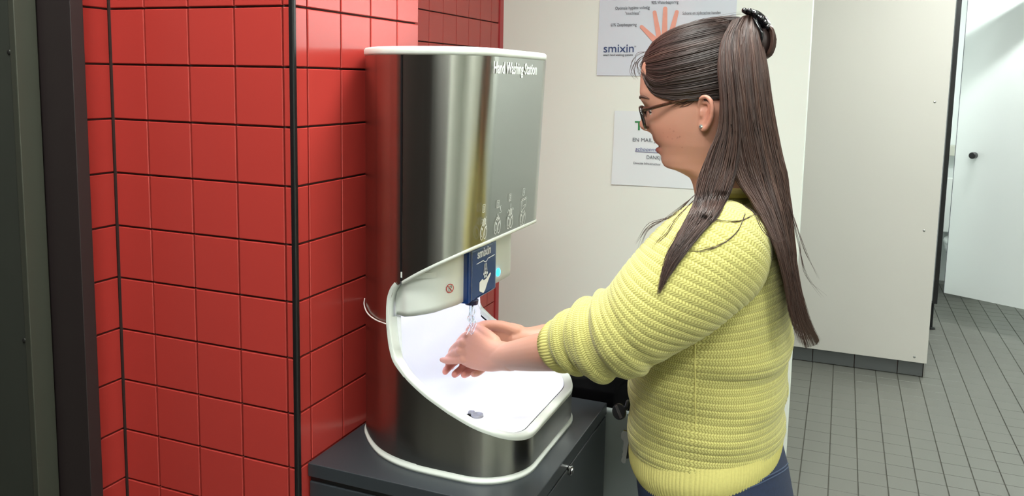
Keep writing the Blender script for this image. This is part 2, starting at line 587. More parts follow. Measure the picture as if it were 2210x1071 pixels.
# ------------------------------------------------------------------ hand washing station
ZC = 0.863                         # top of the cabinet
YM = 0.2685                        # its plane of symmetry
near_pts = [(.006, .235), (.0125, .208), (.0238, .181), (.0448, .1546), (.074, .1258), (.108, .1012), (.144, .0862), (.184, .0778), (.222, .0758)]

def plan_outline(xf, r=.095, inset=0.0, dense=True):
    """right-hand outline from wall (near side) round the front to the wall (far side)."""
    b = smooth_path([(x, y, 0) for x, y in near_pts if x < xf - r + .02], 40)[:, :2]
    b = b[b[:, 0] < xf - r]
    # joint sampling near the mouth apex
    a = np.radians(np.linspace(270, 360, 16))
    c = np.column_stack([xf - r + r * np.cos(a), .0758 + r + r * np.sin(a)])
    half = np.vstack([b, c, [(xf, y) for y in np.linspace(.0758 + r, YM, 5)[1:]]])
    d = np.r_[0, np.cumsum(np.linalg.norm(np.diff(half, axis=0), axis=1))]
    half = np.column_stack([np.interp(np.linspace(0, d[-1], 90), d, half[:, 0]), np.interp(np.linspace(0, d[-1], 90), d, half[:, 1])])
    if inset:
        T = np.gradient(half, axis=0); T /= np.linalg.norm(T, axis=1)[:, None]
        Nn = np.column_stack([T[:, 1], -T[:, 0]])          # outward
        half = half - Nn * inset
        half[:, 1] = np.minimum(half[:, 1], YM)
    far = half[::-1][1:].copy(); far[:, 1] = 2 * YM - far[:, 1]
    return np.vstack([half, far])

APX = 0.1295
rim_lo = np.array([(.1295, 1.1285), (.1303, 1.112), (.132, 1.1014), (.1377, 1.0747), (.1465, 1.0551), (.1697, 1.0336), (.2098, 1.0089), (.2542, .9871), (.2971, .9705), (.3264, .9590), (.3515, .9475), (.3717, .9375), (.378, .9345)])
rim_hi = np.array([(.1295, 1.1285), (.1303, 1.150), (.1319, 1.1611), (.1412, 1.1812), (.1495, 1.1905), (.1588, 1.1963), (.1922, 1.2155), (.2313, 1.236), (.2627, 1.2515), (.2841, 1.2619), (.3, 1.2685)])
def zlo(x): return np.interp(x, rim_lo[:, 0], rim_lo[:, 1])
def zhi(x): return np.interp(x, rim_hi[:, 0], rim_hi[:, 1])

def with_breaks(pl, xs):
    """insert exact points of the outline at the given x values on both sides"""
    out = [pl[0]]
    for a, b in zip(pl[:-1], pl[1:]):
        ins = []
        for x in xs:
            if (a[0] - x) * (b[0] - x) < 0:
                t = (x - a[0]) / (b[0] - a[0])
                ins.append((t, a + (b - a) * t))
        for t, p in sorted(ins, key=lambda q: q[0]):
            out.append(p)
        out.append(b)
    return np.array(out)

def sheet(pl, z0, z1, nz=8):
    """wall sheet over outline pl between arrays z0,z1"""
    n = len(pl)
    rings = []
    for k in range(nz):
        t = k / (nz - 1)
        rings.append(np.column_stack([pl, z0 * (1 - t) + z1 * t]))
    v = np.vstack(rings)
    f = grid_faces(nz, n, False)
    return v, [tuple(x) for x in f]

hs = empty('hand_washing_station', (.2, YM, ZC), 'brushed steel hand washing station with lit white basin on dark cabinet', 'wash station')
bx = [.1296, .1299, .1305, .1315, .133, .136, .14, .145, .15, .156]
# lower shell
pl = with_breaks(plan_outline(.378), bx)
z1 = np.where(pl[:, 0] <= APX, 1.1285, zlo(pl[:, 0]))
v, f = sheet(pl, np.full(len(pl), ZC + .012), z1)
obj('lower_shell', v, f, 'steel', hs, True)
# upper back shell (left of the seam) and front cover
plu = with_breaks(plan_outline(.2925, r=.082), bx)
half_n = len(plu) // 2
ZT = 1.5865
z0 = np.where(plu[:, 0] <= APX, 1.1285, zhi(plu[:, 0]))
SEAM = .1562
for sel, nm in ((lambda x: x <= SEAM + 1e-6, 'back_shell'),):
    mbb = MB()
    idx = np.where(sel(plu[:, 0]))[0]
    for grp in np.split(idx, np.where(np.diff(idx) > 1)[0] + 1):
        if len(grp) > 1:
            mbb.add(sheet(plu[grp], z0[grp], np.full(len(grp), ZT)))
    mbb.build(nm, 'steel', hs, True)
idx = np.where(plu[:, 0] >= SEAM - 1e-6)[0]
pc = plu[idx]
nz = 10
rings = []
def lean(x, z):          # the cover leans forward towards its top
    return np.where(x > SEAM, (x - SEAM) / (.2925 - SEAM), 0) * (.285 + (z - 1.262) * .0445 - .2925)
for k in range(nz):
    t = k / (nz - 1)
    z = (z0[idx] + .0015) * (1 - t) + (ZT) * t
    rings.append(np.column_stack([pc[:, 0] + lean(pc[:, 0], z) + np.where(k >= 0, .0022, 0) * (pc[:, 0] > SEAM - 1), pc[:, 1] + np.where(pc[:, 1] < YM, -.0008, .0008), z]))
v = np.vstack(rings)
cover = obj('cover', v, [tuple(x) for x in grid_faces(nz, len(pc), False)], 'steel', hs, True)
# shade of the seam painted in as a thin black strip
for yy in (.0838, 2 * YM - .0838):
    MB().box(SEAM - .0005, SEAM + .0028, yy - .0012, yy + .0012, 1.1985, ZT).build('seam_shade', 'black', hs)
# white edge under the cover
rings = []
base = np.column_stack([pc[:, 0] + lean(pc[:, 0], z0[idx]) + .0022, pc[:, 1]])
T = np.gradient(base, axis=0); T /= np.linalg.norm(T, axis=1)[:, None]
Nn = np.column_stack([T[:, 1], -T[:, 0]])
for dn, dzz in ((.0012, .0035), (.0018, .0005), (.001, -.0025), (-.02, -.0025), (-.02, .003), (.0012, .0035)):
    rings.append(np.column_stack([base + Nn * dn, z0[idx] + dzz]))
obj('cover_edge', np.vstack(rings), [tuple(x) for x in grid_faces(len(rings), len(pc), False)], 'white', hs, True)

# top cap
pt = plan_outline(.30, r=.084, inset=-.001)
rings = []
for ins, z in ((.004, 1.5855), (0, 1.5865), (-.0015, 1.590), (-.0015, 1.597), (.002, 1.6005), (.03, 1.6010), (.08, 1.6012)):
    c = np.array([.14, YM])
    s = 1 - ins / .17
    rings.append(np.column_stack([(pt - c) * s + c, np.full(len(pt), z)]))
v, f = loft(rings, True)
v[:, 0] = np.maximum(v[:, 0], .002)
obj('top_cap', v, f, 'white', hs, True)
# foot trim
pf = plan_outline(.378, inset=-.003)
rings = []
for ins, z in ((.03, ZC), (0, ZC), (0, ZC + .006), (.0028, ZC + .0075), (.0028, ZC + .013)):
    c = np.array([.18, YM]); s = 1 - ins / .18
    rings.append(np.column_stack([(pf - c) * s + c, np.full(len(pf), z)]))
v, f = loft(rings, False)
v[:, 0] = np.maximum(v[:, 0], .0015)
obj('foot_trim', v, f, 'white', hs, True)

# white rim and basin : closed inner outline that continues behind the mouth
TH = 0.017
out = pl[pl[:, 0] >= APX + 1e-5]
pin = plan_outline(.378, inset=TH)
def rim_strip(pl, zf, up):
    o_ = pl
    T = np.gradient(o_, axis=0); T /= np.linalg.norm(T, axis=1)[:, None]
    Nn = np.column_stack([T[:, 1], -T[:, 0]])
    z = zf(o_[:, 0])
    dzdx = np.gradient(z) / (np.linalg.norm(np.gradient(o_, axis=0), axis=1) + 1e-9)
    rr = []
    s = 1 if up else -1
    for dn, dz in ((.0008, -.008 * s), (.0014, -.003 * s), (.0006, .0004 * s), (-.002, .0018 * s), (-TH + .002, .0012 * s), (-TH, -.001 * s), (-TH - .0005, -.006 * s)):
        rr.append(np.column_stack([o_ + Nn * dn, z + dz]))
    return np.vstack(rr), [tuple(x) for x in grid_faces(len(rr), len(o_), False)]
mb = MB()
mb.add(rim_strip(out, zlo, True))
upp = plu[(plu[:, 0] >= APX + 1e-5) & (plu[:, 0] <= .165)]
h = len(upp) // 2
nearu = upp[upp[:, 1] < YM]; faru = upp[upp[:, 1] > YM]
# rim of the rounded mouth end: an inward facing band through the arc
def c_band(side):
    xs = np.r_[rim_hi[:, 0][rim_hi[:, 0] <= .15][::-1], rim_lo[:, 0][(rim_lo[:, 0] > .1296) & (rim_lo[:, 0] <= .17)]]
    zs = np.r_[rim_hi[:, 1][rim_hi[:, 0] <= .15][::-1], rim_lo[:, 1][(rim_lo[:, 0] > .1296) & (rim_lo[:, 0] <= .17)]]
    P = smooth_path(np.column_stack([xs, zs, np.zeros(len(xs))]), 40)[:, :2]
    T = np.gradient(P, axis=0); T /= np.linalg.norm(T, axis=1)[:, None]
    Nn = np.column_stack([-T[:, 1], T[:, 0]])          # towards the opening (+x at the apex)
    yo = np.interp(P[:, 0], [p[0] for p in near_pts], [p[1] for p in near_pts])
    rr = []
    for dn, dy in ((-.007, -.001), (-.0025, -.0018), (.0006, -.0008), (.002, .002), (.0018, TH), (-.004, TH + .001)):
        y = yo + dy
        if side: y = 2 * YM - y
        rr.append(np.column_stack([P[:, 0] + Nn[:, 0] * dn, y, P[:, 1] + Nn[:, 1] * dn]))
    return np.vstack(rr), [tuple(x) for x in grid_faces(len(rr), len(P), False)]
mb.add(c_band(0)); mb.add(c_band(1))
mb.build('rim', 'white', hs, True)

# basin bowl
pi_ = plan_outline(.378, inset=TH)
top = np.where(pi_[:, 0] <= .15, 1.20, zlo(np.minimum(pi_[:, 0] + TH * .6, .378)) - .002)
top = np.where(pi_[:, 0] <= .15, 1.20, top)
sm = np.convolve(np.r_[top[:1].repeat(2), top, top[-1:].repeat(2)], np.ones(5) / 5, 'valid')
top = np.where(pi_[:, 0] <= .20, top, sm)
top = np.where((pi_[:, 0] > .115) & (pi_[:, 0] < .15), np.maximum(zlo(np.maximum(pi_[:, 0], .13)), 1.13), top)
cc = np.array([.205, YM])
rings = [np.column_stack([pi_, top])]
FLOOR_B = .892
for s, z in ((.995, .945), (.985, .925), (.96, .912), (.92, .904), (.85, .899), (.7, .8955), (.45, .893), (.2, FLOOR_B), (.05, FLOOR_B)):
    q = (pi_ - cc) * s + cc
    rings.append(np.column_stack([q, np.minimum(top - .0005, z)]))
v = np.vstack(rings)
n = len(pi_)
f = [tuple(x) for x in grid_faces(len(rings), n, False)]
# back wall of the bowl between the two wall ends
for k in range(len(rings) - 1):
    f.append((k * n + n - 1, k * n, (k + 1) * n, (k + 1) * n + n - 1))
basin = obj('basin', v, f, 'basin', hs, True)
# ceiling of the wash space
plc = plan_outline(.235, r=.08, inset=.006)
v, f = loft([np.column_stack([plc, np.full(len(plc), 1.205)]), np.column_stack([plc, np.full(len(plc), 1.215)])], True)
obj('hood_ceiling', v, f, 'white', hs)
# white skirt hanging under the cover
XS = .236
ps = plan_outline(XS, r=.075, inset=.0)
ps = ps[ps[:, 0] > .132]
ps[:, 1] = YM + (ps[:, 1] - YM) * .925
skx = np.array([.132, .16, .185, .21, .225, .236])
zb = np.interp(ps[:, 0], skx, [1.131, 1.1335, 1.138, 1.143, 1.148, 1.150])
zt = np.minimum(zhi(ps[:, 0]) + .004, 1.262)
v1, f1 = sheet(ps, zb, zt)
ps2 = ps.copy(); ps2[:, 0] -= .004; ps2[:, 1] = YM + (ps2[:, 1] - YM) * .98
v2, f2 = sheet(ps2, zb, zt)
n = len(ps); n1 = len(v1)
ff = f1 + [tuple(i + n1 for i in q[::-1]) for q in f2] + [(i, n1 + i, n1 + i + 1, i + 1) for i in range(n - 1)]
obj('inner_skirt', np.vstack([v1, v2]), ff, 'white', hs, True)
# led strip lighting the basin
box('led_strip', .06, .20, YM - .10, YM + .10, 1.197, 1.2045, 'ledstrip', hs)
# drain
mb = MB()
for x, y, r in ((.2197, .2717, .011), (.204, .279, .006)):
    a = np.linspace(0, 2 * np.pi, 20, endpoint=False)
    rings = [np.column_stack([x + r * s * np.cos(a), y + r * s * np.sin(a), np.full(20, z)]) for s, z in ((1.15, .8915), (1.1, .8960), (.8, .8962), (.7, .8950), (.2, .8950))]
    mb.add(loft(rings, True))
mb.build('drain', 'drain', basin, True)

# blue dispenser block
XBK = .250
bm = box_bm(.215, XBK, .168, .2865, 1.147, 1.2465, .0)
bmesh.ops.bevel(bm, geom=[e for e in bm.edges if abs(e.verts[0].co.x - XBK) < 1e-5 and abs(e.verts[1].co.x - XBK) < 1e-5 or abs(e.verts[0].co.y - .168) < 1e-5 and abs(e.verts[1].co.y - .168) < 1e-5 and abs(e.verts[0].co.x - e.verts[1].co.x) < 1e-5],
                 offset=.007, segments=4, affect='EDGES', profile=.5)
blk = from_bm('dispenser_block', bm, 'blue', hs, True)
blk.data.shade_flat()
MF = basis((XBK + .0004, .195, 1.2245), (0, 1, 0), (0, 0, 1))
text('smixin', .0235, MF, 'print', blk, sx=1.0, bold=.0004)
mb = MB()
mb.add(ribbon2d([(-.004, -.009), (.026, -.008), (.031, -.011), (.037, -.0125), (.043, -.011), (.046, -.008), (.078, -.007)], .0016, MF))
for k, x in enumerate((.033, .037, .0405)):
    mb.add(ribbon2d([(x, -.015), (x - .003 + .003 * k, -.031)], .0018, MF))
for (x, y, r) in ((.030, -.034, .003), (.037, -.033, .0034), (.044, -.035, .003), (.034, -.040, .003), (.041, -.040, .0028), (.037, -.026, .0024)):
    a = np.linspace(0, 2 * np.pi, 10, endpoint=False)
    v = [tuple(MF @ Vector((x + r * math.cos(t), y + r * math.sin(t), .0003))) for t in a]
    mb.add((v, [tuple(range(10))]))
hp = [(.010, -.046), (.022, -.042), (.030, -.046), (.040, -.045), (.058, -.037), (.062, -.040), (.046, -.054), (.036, -.066), (.028, -.070), (.010, -.062)]
mb.add(([tuple(MF @ Vector((x, y, .0003))) for x, y in hp], [(0, 1, 2, 8, 9), (2, 3, 6, 7, 8), (3, 4, 5, 6)]))
mb.build('wash_symbol', 'print', blk)
v, f = tube([(.243, .188, 1.150), (.243, .188, 1.142)], [.013, .012], 16, round_end=False)
obj('nozzle', v, f, 'bluedark', blk, False)
# status light on the skirt
a = np.linspace(0, 2 * np.pi, 24, endpoint=False)
pl_ = on(1077.5, 588, 0, XS + .003)
rings = [np.column_stack([np.full(24, x), pl_[1] + r * np.cos(a), pl_[2] + r * np.sin(a)]) for r, x in ((.0075, XS - .001), (.0075, XS + .002), (.006, XS + .003), (.001, XS + .0033))]
v, f = loft(rings, True)
obj('status_light', v, f, 'led', hs, True)
# no drinking sign on the skirt
ci = np.argmin(np.abs(ps[:len(ps) // 2, 0] - .2290) + 0)
P0 = ps[ci]; Tn = ps[ci + 1] - ps[ci - 1]; Tn /= np.linalg.norm(Tn)
tmp = on(996, 624, 0, P0[0])
MS = basis((P0[0] + Tn[1] * .0012, P0[1] - Tn[0] * .0012, 1.1835), (Tn[0], Tn[1], 0), (0, 0, 1))
sg = MB()
sg.add(ribbon2d([(.0075 * math.cos(t), .0075 * math.sin(t)) for t in np.linspace(0, 2 * np.pi, 30)], .0014, MS))
sg.add(ribbon2d([(-.005, .0055), (.005, -.0055)], .0012, MS))
so = sg.build('no_drinking_sign', 'printred', hs)
sg = MB()
sg.add(ribbon2d([(-.003, -.005), (-.0028, .0), (.001, .0), (.0008, -.005), (-.003, -.005)], .0006, MS))
sg.add(ribbon2d([(-.001, .003), (.003, .0045), (.004, .002), (.002, .0005)], .0012, MS))
sg.build('cup_symbol', 'printblack', so)

# lettering on the cover
tilt = .0445
def MC(y, z):
    x = .285 + (z - 1.262) * .0445 + .0034
    return basis((x, y, z), (0, 1, 0), (tilt, 0, 1))
text('Hand Washing Station', .0285, MC(.1365, 1.5585), 'print', hs, sx=.80, bold=.0005)

def strokes(name, M4, polys, w):
    mb = MB()
    for p in polys:
        mb.add(ribbon2d(p, w, M4))
    o = mb.build(name, 'print', hs)
    return o
def oval(cx, cy, rx, ry, n=18, a0=0, a1=2 * math.pi, rot=0):
    out = []
    for t in np.linspace(a0, a1, n):
        x, y = rx * math.cos(t), ry * math.sin(t)
        out.append((cx + x * math.cos(rot) - y * math.sin(rot), cy + x * math.sin(rot) + y * math.cos(rot)))
    return out
def hands2(dy=0):
    p = []
    for s in (-1, 1):
        p.append(oval(s * .0075, -.014 + dy, .006, .011, rot=-s * .15))
        p.append(oval(s * .0068, -.012 + dy, .0035, .007, rot=-s * .2, a0=.5, a1=4.5))
        p.append([(s * .012, -.004 + dy), (s * .006, .003 + dy), (s * .001, -.002 + dy)])
    return p
def fingers(cx, cy, n=4):
    p = []
    for i in range(n):
        x = cx + (i - (n - 1) / 2) * .0035
        hh = .012 - abs(i - (n - 1) / 2) * .002
        p.append([(x - .0016, cy), (x - .0014, cy + hh), (x, cy + hh + .0018), (x + .0014, cy + hh), (x + .0016, cy)])
    return p
def number(n, cx, cy):
    p = [[(cx - .0045, cy - .0065), (cx + .0045, cy - .0065), (cx + .0045, cy + .0065), (cx - .0045, cy + .0065), (cx - .0045, cy - .0065)]]
    segs = {1: [[(0, -.004), (0, .004)], [(0, .004), (-.0015, .0025)]],
            2: [[(-.002, .003), (0, .0042), (.002, .0028), (-.002, -.004), (.002, -.004)]],
            3: [[(-.002, .004), (.002, .004), (0, .0008), (.002, -.001), (.0015, -.0035), (-.002, -.004)]],
            4: [[(.001, -.004), (.001, .004), (-.002, -.001), (.002, -.001)]]}[n]
    return p + [[(cx + a, cy + b) for a, b in s] for s in segs]
icons = [
    (.1324, hands2() + fingers(.001, .000) + [[(-.009, .004), (-.008, .006)], [(-.01, .011), (-.008, .012)], [(.009, .012), (.01, .014)]] + number(1, -.004, .030)),
    (.1923, hands2() + [oval(-.004, .003, .002, .002, 8), oval(.001, .005, .0025, .0025, 8), oval(.005, .002, .0018, .0018, 8), [(.006, .012), (.014, .012), (.007, .024), (.014, .024), (.006, .024), (.014, .012)], oval(-.001, .010, .0012, .0012, 8)] + number(2, -.003, .029)),
    (.2503, hands2() + fingers(.001, .000) + [[(-.014, .006), (-.010, .012), (-.006, .008)], [(.007, .008), (.011, .013), (.015, .008)], [(0, .014), (0, .022)]] + number(3, -.006, .034)),
    (.3153, hands2(-.004) + [[(-.012, .019), (.014, .021), (.013, .008), (-.010, -.002), (-.012, .019)], [(-.011, .022), (.014, .024)], [(-.006, .018), (-.004, .008), (.010, .010)]] + number(4, -.002, .036))]
for y, ps_ in icons:
    strokes('pictogram', MC(y, 1.300), ps_, .0009)

# power cable at the back
v, f = tube([on(787, 645, 1, .21), on(789, 657, 1, .178) - [.002, .002, 0], on(796, 674, 1, .146) - [.001, .004, 0], on(813, 689, 1, .112) - [0, .004, 0], on(834, 698, 1, .087) - [0, .003, 0]], [.0012] * 5, 8, 24)
cb = obj('power_cable', v, f, 'cable', None, True)
tag(cb, 'thin white cable looping from the red wall to the steel station', 'cable')

# ------------------------------------------------------------------ water
mb = MB()
for k in range(5):
    x0, y0 = .243 + rng.uniform(-.005, .005), .190 + rng.uniform(-.006, .006)
    pts = [(x0 + rng.uniform(-.001, .001) * j, y0 + rng.uniform(-.001, .001) * j, 1.1425 - .0095 * j) for j in range(7)]
    mb.add(tube(pts, [.0022, .0026, .0018, .0024, .0017, .0022, .0014], 8, 20))
w = mb.build('water_stream', 'water', None, True)
tag(w, 'clear water stream falling from the blue nozzle onto the hands', 'water')

# ------------------------------------------------------------------ cabinet
cab = empty('cabinet', (.21, YM, 0), 'dark grey metal cabinet carrying the hand washing station', 'cabinet')
YC0, YC1 = .0255, .511
box('body', .003, .398, YC0 + .003, YC1 - .003, 0.001, .828, 'cabinet', cab, .002)
box('worktop', .002, .4165, YC0, YC1, .838, ZC, 'cabinet', cab, .0015)
box('top_gap', .004, .400, YC0 + .006, YC1 - .006, .826, .840, 'black', cab)
dr = box('door', .399, .416, YC0 + .002, YC1 - .002, .05, .8335, 'cabinet', cab, .0018)
P = on(1230, 1015, 0, .418)
v, f = tube([(.412, P[1], P[2]), (.4215, P[1], P[2]), (.4225, P[1], P[2])], [.0095, .0095, .008], 20, round_end=False)
lk = obj('lock', v, f, 'chrome', dr, False)
v, f = tube([(.4195, P[1], P[2]), (.4245, P[1], P[2])], [.0055, .0052], 16, round_end=False)
obj('lock_cylinder', v, f, 'silver', dr, False)

# ------------------------------------------------------------------ waste bin
bn = empty('waste_bin', (.435, .69, 0), 'grey waste bin with black liner between cabinet and white wall', 'bin')
def rrect(x0, x1, y0, y1, r, n=6):
    p = []
    for cx, cy, a0 in ((x1 - r, y0 + r, -90), (x1 - r, y1 - r, 0), (x0 + r, y1 - r, 90), (x0 + r, y0 + r, 180)):
        for a in np.radians(np.linspace(a0, a0 + 90, n)):
            p.append((cx + r * math.cos(a), cy + r * math.sin(a)))
    return np.array(p)
rings = []
for ins, z in ((.03, .002), (.02, .01), (.0, .82), (-.004, .825), (-.004, .838), (.0, .842), (.012, .842), (.015, .83), (.03, .3)):
    rings.append(np.column_stack([rrect(.25 + ins, .62 - ins, .545 + ins, .83 - ins, .05), np.full(24, z)]))
v, f = loft(rings, True)
obj('bin_body', v, f, 'bin', bn, True)
# liner: crumpled band hung over the rim
n = 160
base = rrect(.25, .62, .545, .83, .05, 40)
c = np.array([.435, .6875])
rings = []
for s, z, am in ((.93, .72, .004), (.96, .82, .006), (.985, .90, .012), (1.0, .925, .012), (1.018, .920, .011), (1.028, .900, .010), (1.030, .875, .010), (1.030, .852, .012), (1.014, .836, .006)):
    r = (base - c) * s + c
    ph = np.arange(len(base)) / len(base) * 2 * np.pi
    wob = sum(np.sin(ph * k + z * 60 + k * 1.7) / (k ** .45) for k in (5, 9, 14, 23, 37)) * .4
    d = (base - c) / np.linalg.norm(base - c, axis=1)[:, None]
    rings.append(np.column_stack([r + d * (wob * am * .5)[:, None], z + wob * am * .9 + rng.uniform(-.002, .002, len(base))]))
v, f = loft(rings, False)
obj('bin_liner', v, f, 'bag', bn, True)

# ------------------------------------------------------------------ notices on the white wall
def wall_at(px, py):
    return on(px, py, 1, YW - .004)
def poster(name, pxs, label, cat, m, curl):
    (x0, z1), (x1, z0) = pxs
    n = 14
    V_, F_ = [], []
    for j in range(n):
        for i in range(n):
            u, w_ = i / (n - 1), j / (n - 1)
            V_.append((x0 + (x1 - x0) * u + (w_ - .5) * .004, YW - .0035 - curl * (abs(u - .5) * 2) ** 3 * abs(w_ - .5) * 2, z0 + (z1 - z0) * w_ + .004 * u))
    k = len(V_)
    V_ += [(a, b + .0006, c_) for a, b, c_ in V_]
    for j in range(n - 1):
        for i in range(n - 1):
            q = (j * n + i, j * n + i + 1, (j + 1) * n + i + 1, (j + 1) * n + i)
            F_ += [q, tuple(k + t for t in q[::-1])]
    o = obj(name, V_, F_, m, None, True)
    return tag(o, label, cat)
A = wall_at(1289, 163)
p1 = poster('poster', ((A[0], 1.98), (wall_at(1582, 163)[0], A[2])), 'laminated poster with printed open hand high on the white wall', 'poster', 'pocket', .002)
def MW(px, py):
    P = wall_at(px, py)
    return basis((P[0], YW - .0062, P[2]), (1, 0, .012), (0, 0, 1))
kpx = np.linalg.norm(wall_at(1400, 100) - wall_at(1300, 100)) / 100        # metres per pixel on this wall
def wtext(s, x0, x1, ybase, m, par, hpx, name='lettering', bold=0, shear=0):
    o = text(s, hpx * kpx * 1.38, MW(x0, ybase), m, par, name, 1.0, bold=bold, shear=shear)
    xs = [v.co.x for v in o.data.vertices]
    want = wall_at(x1, ybase)[0] - wall_at(x0, ybase)[0]
    k = want / (max(xs) - min(xs))
    mw = MW(x0, ybase)
    o.data.transform(mw @ Matrix.Diagonal((k, 1, 1, 1)) @ mw.inverted())
    return o
wtext('90% Waterbesparing', 1406, 1464, 9, 'printgrey', p1, 6.5)
wtext('Optimale hygiëne volledig', 1328, 1402, 21, 'printgrey', p1, 6.5)
wtext('"touchless"', 1349, 1381, 32, 'printgrey', p1, 6.5)
wtext('60% Zeepbesparing', 1318, 1374, 57, 'printgrey', p1, 6.5)
wtext('Schone en zijdezachte handen', 1473, 1555, 32, 'printgrey', p1, 6.5)
wtext('smixin', 1302, 1367, 113, 'printblue', p1, 18, bold=.0002)
wtext('TM', 1369, 1373, 102, 'printgrey', p1, 3)
wtext('smart hand washing systems', 1302, 1366, 121, 'printblack', p1, 5)
# printed hand
def px2(mx):
    return [(wall_at(x, y)[0], wall_at(x, y)[2]) for x, y in mx]
mb = MB()
def flat_capsule(p, q, r0, r1, n=12):
    (x0, y0), (x1, y1) = p, q
    a = math.atan2(-(y1 - y0), x1 - x0)
    pts = [(x1 + r1 * math.cos(a + t), y1 - r1 * math.sin(a + t)) for t in np.linspace(-math.pi / 2, math.pi / 2, n)]
    pts += [(x0 + r0 * math.cos(a + t), y0 - r0 * math.sin(a + t)) for t in np.linspace(math.pi / 2, 3 * math.pi / 2, n)]
    return pts
k = 0
for p, q, r0, r1 in (((1420, 92), (1385, 58), 7, 4.0), ((1424, 88), (1413, 27), 6.2, 4.2), ((1434, 86), (1436, 19), 6.4, 4.6), ((1444, 90), (1461, 26), 6.5, 4.2), ((1470, 120), (1500, 75), 8, 5), ((1436, 105), (1438, 122), 30, 28)):
    pts = flat_capsule(p, q, r0, r1)
    v = [(x, YW - .0063 - .00005 * k, z) for x, z in px2(pts)]
    mb.add((v, [tuple(range(len(v)))[::-1]]))
    k += 1
mb.build('printed_hand', 'handprint', p1)
B = wall_at(1324, 398)
p2 = poster('notice', ((wall_at(1326, 239)[0], wall_at(1326, 239)[2]), (B[0] + .42, B[2])), 'white paper notice with green heading below the hand poster', 'notice', 'paper', .004)
wtext('TIP', 1370, 1412, 280, 'printgreen', p2, 19, bold=.0008)
wtext('EN MAIL JE', 1365, 1420, 305, 'printgrey', p2, 8)
o = wtext('schoonmaak', 1371, 1432, 325, 'printlink', p2, 8, shear=.2)
wtext('DANKJE', 1395, 1430, 343, 'printgrey', p2, 8)
wtext('Directie Infrastructuur', 1367, 1426, 354, 'printgrey', p2, 5)
wtext('G', 1482, 1487, 381, 'printgrey', p2, 7)
pa, pb = wall_at(1371, 327), wall_at(1432, 327)
MB().box(pa[0], pb[0], YW - .0066, YW - .0062, pa[2] - .0008, pa[2] + .0008).build('underline', 'printlink', p2)

# ------------------------------------------------------------------ toilet cubicle beyond the panel
js = st(box('trim_3', 1.4490, 1.4740, 4.50, 4.53, .19, 2.14, 'blackplastic'))
tag(js, 'dark edge of the cubicle partition beside the open door')
cp = st(box('wall_cubicle', 1.452, 1.470, 4.53, 6.1, .19, 2.14, 'stall'))
tag(cp, 'white side partition of the toilet cubicle')
ft = empty('partition_foot', (1.461, 4.60, 0), 'small black foot carrying the cubicle partition', 'foot')
v, f = tube([(1.461, 4.60, .008), (1.461, 4.60, .192)], [.008, .008], 12, round_end=False)
obj('foot_pole', v, f, 'blackplastic', ft)
v, f = tube([(1.461, 4.60, .0005), (1.461, 4.60, .010), (1.461, 4.60, .014)], [.026, .024, .010], 20, round_end=False)
obj('foot_plate', v, f, 'blackplastic', ft, False)
hr = st(box('trim_4', 1.449, 3.2, 4.49, 4.535, 2.11, 2.22, 'stall'))
tag(hr, 'white head rail above the cubicle door')
# open door
D0 = on(2037, 632, 2, .20); D1 = on(2210, 668, 2, .20)
ddir = (D1 - D0); ddir[2] = 0; ddir /= np.linalg.norm(ddir)
dn = np.array([ddir[1], -ddir[0], 0])
door = st(obj('door_2', *MB().box(0, .72, 0, .013, .20, 2.105).v and (np.vstack(MB().box(0, .72, 0, .013, .20, 2.105).v), MB().box(0, .72, 0, .013, .20, 2.105).f), 'stall'))
door.matrix_world = Matrix(((ddir[0], -dn[0], 0, D0[0]), (ddir[1], -dn[1], 0, D0[1]), (0, 0, 1, 0), (0, 0, 0, 1)))
tag(door, 'white cubicle door standing open with black knob')
MB().box(-.003, .0005, -.001, .014, .20, 2.105).build('door_edge', 'printgrey', door)
kz = 1.125
v, f = tube([(.125, -.001, kz), (.125, -.016, kz), (.125, -.022, kz), (.125, -.058, kz), (.125, -.062, kz)], [.012, .012, .021, .021, .018], 20, round_end=False)
obj('knob', v, f, 'blackplastic', door)
# toilet and fittings seen through the gap
wc = empty('toilet', (1.62, 5.55, 0), 'white ceramic toilet seen through the gap beside the door', 'toilet')
def oring(cx, cy, rx, ry, z, n=28):
    a = np.linspace(0, 2 * np.pi, n, endpoint=False)
    return np.column_stack([cx + rx * np.cos(a), cy + ry * np.sin(a), np.full(n, z)])
tx = 1.80
v, f = loft([oring(tx, 5.75, .10, .16, .0), oring(tx, 5.74, .11, .18, .06), oring(tx, 5.70, .12, .20, .2), oring(tx, 5.66, .175, .25, .34), oring(tx, 5.65, .185, .265, .39), oring(tx, 5.65, .15, .22, .395), oring(tx, 5.66, .11, .17, .30)], True)
obj('bowl', v, f, 'ceramic', wc, True)
v, f = loft([oring(tx, 5.65, .19, .27, .396), oring(tx, 5.65, .193, .273, .408), oring(tx, 5.65, .185, .265, .418), oring(tx, 5.65, .12, .18, .418), oring(tx, 5.65, .115, .175, .398)], False)
obj('seat', v, f, 'ceramic', wc, True)
box('cistern', tx - .19, tx + .19, 5.93, 6.09, .42, .80, 'ceramic', wc, .02, 4)
box('seat_lid', tx - .18, tx + .18, 5.88, 5.905, .43, .86, 'ceramic', wc, .01, 3)
sh = box('ledge', 1.49, 2.2, 5.98, 6.098, 1.02, 1.10, 'greyshelf', None, .004)
tag(sh, 'beige wall ledge behind the toilet', 'ledge')
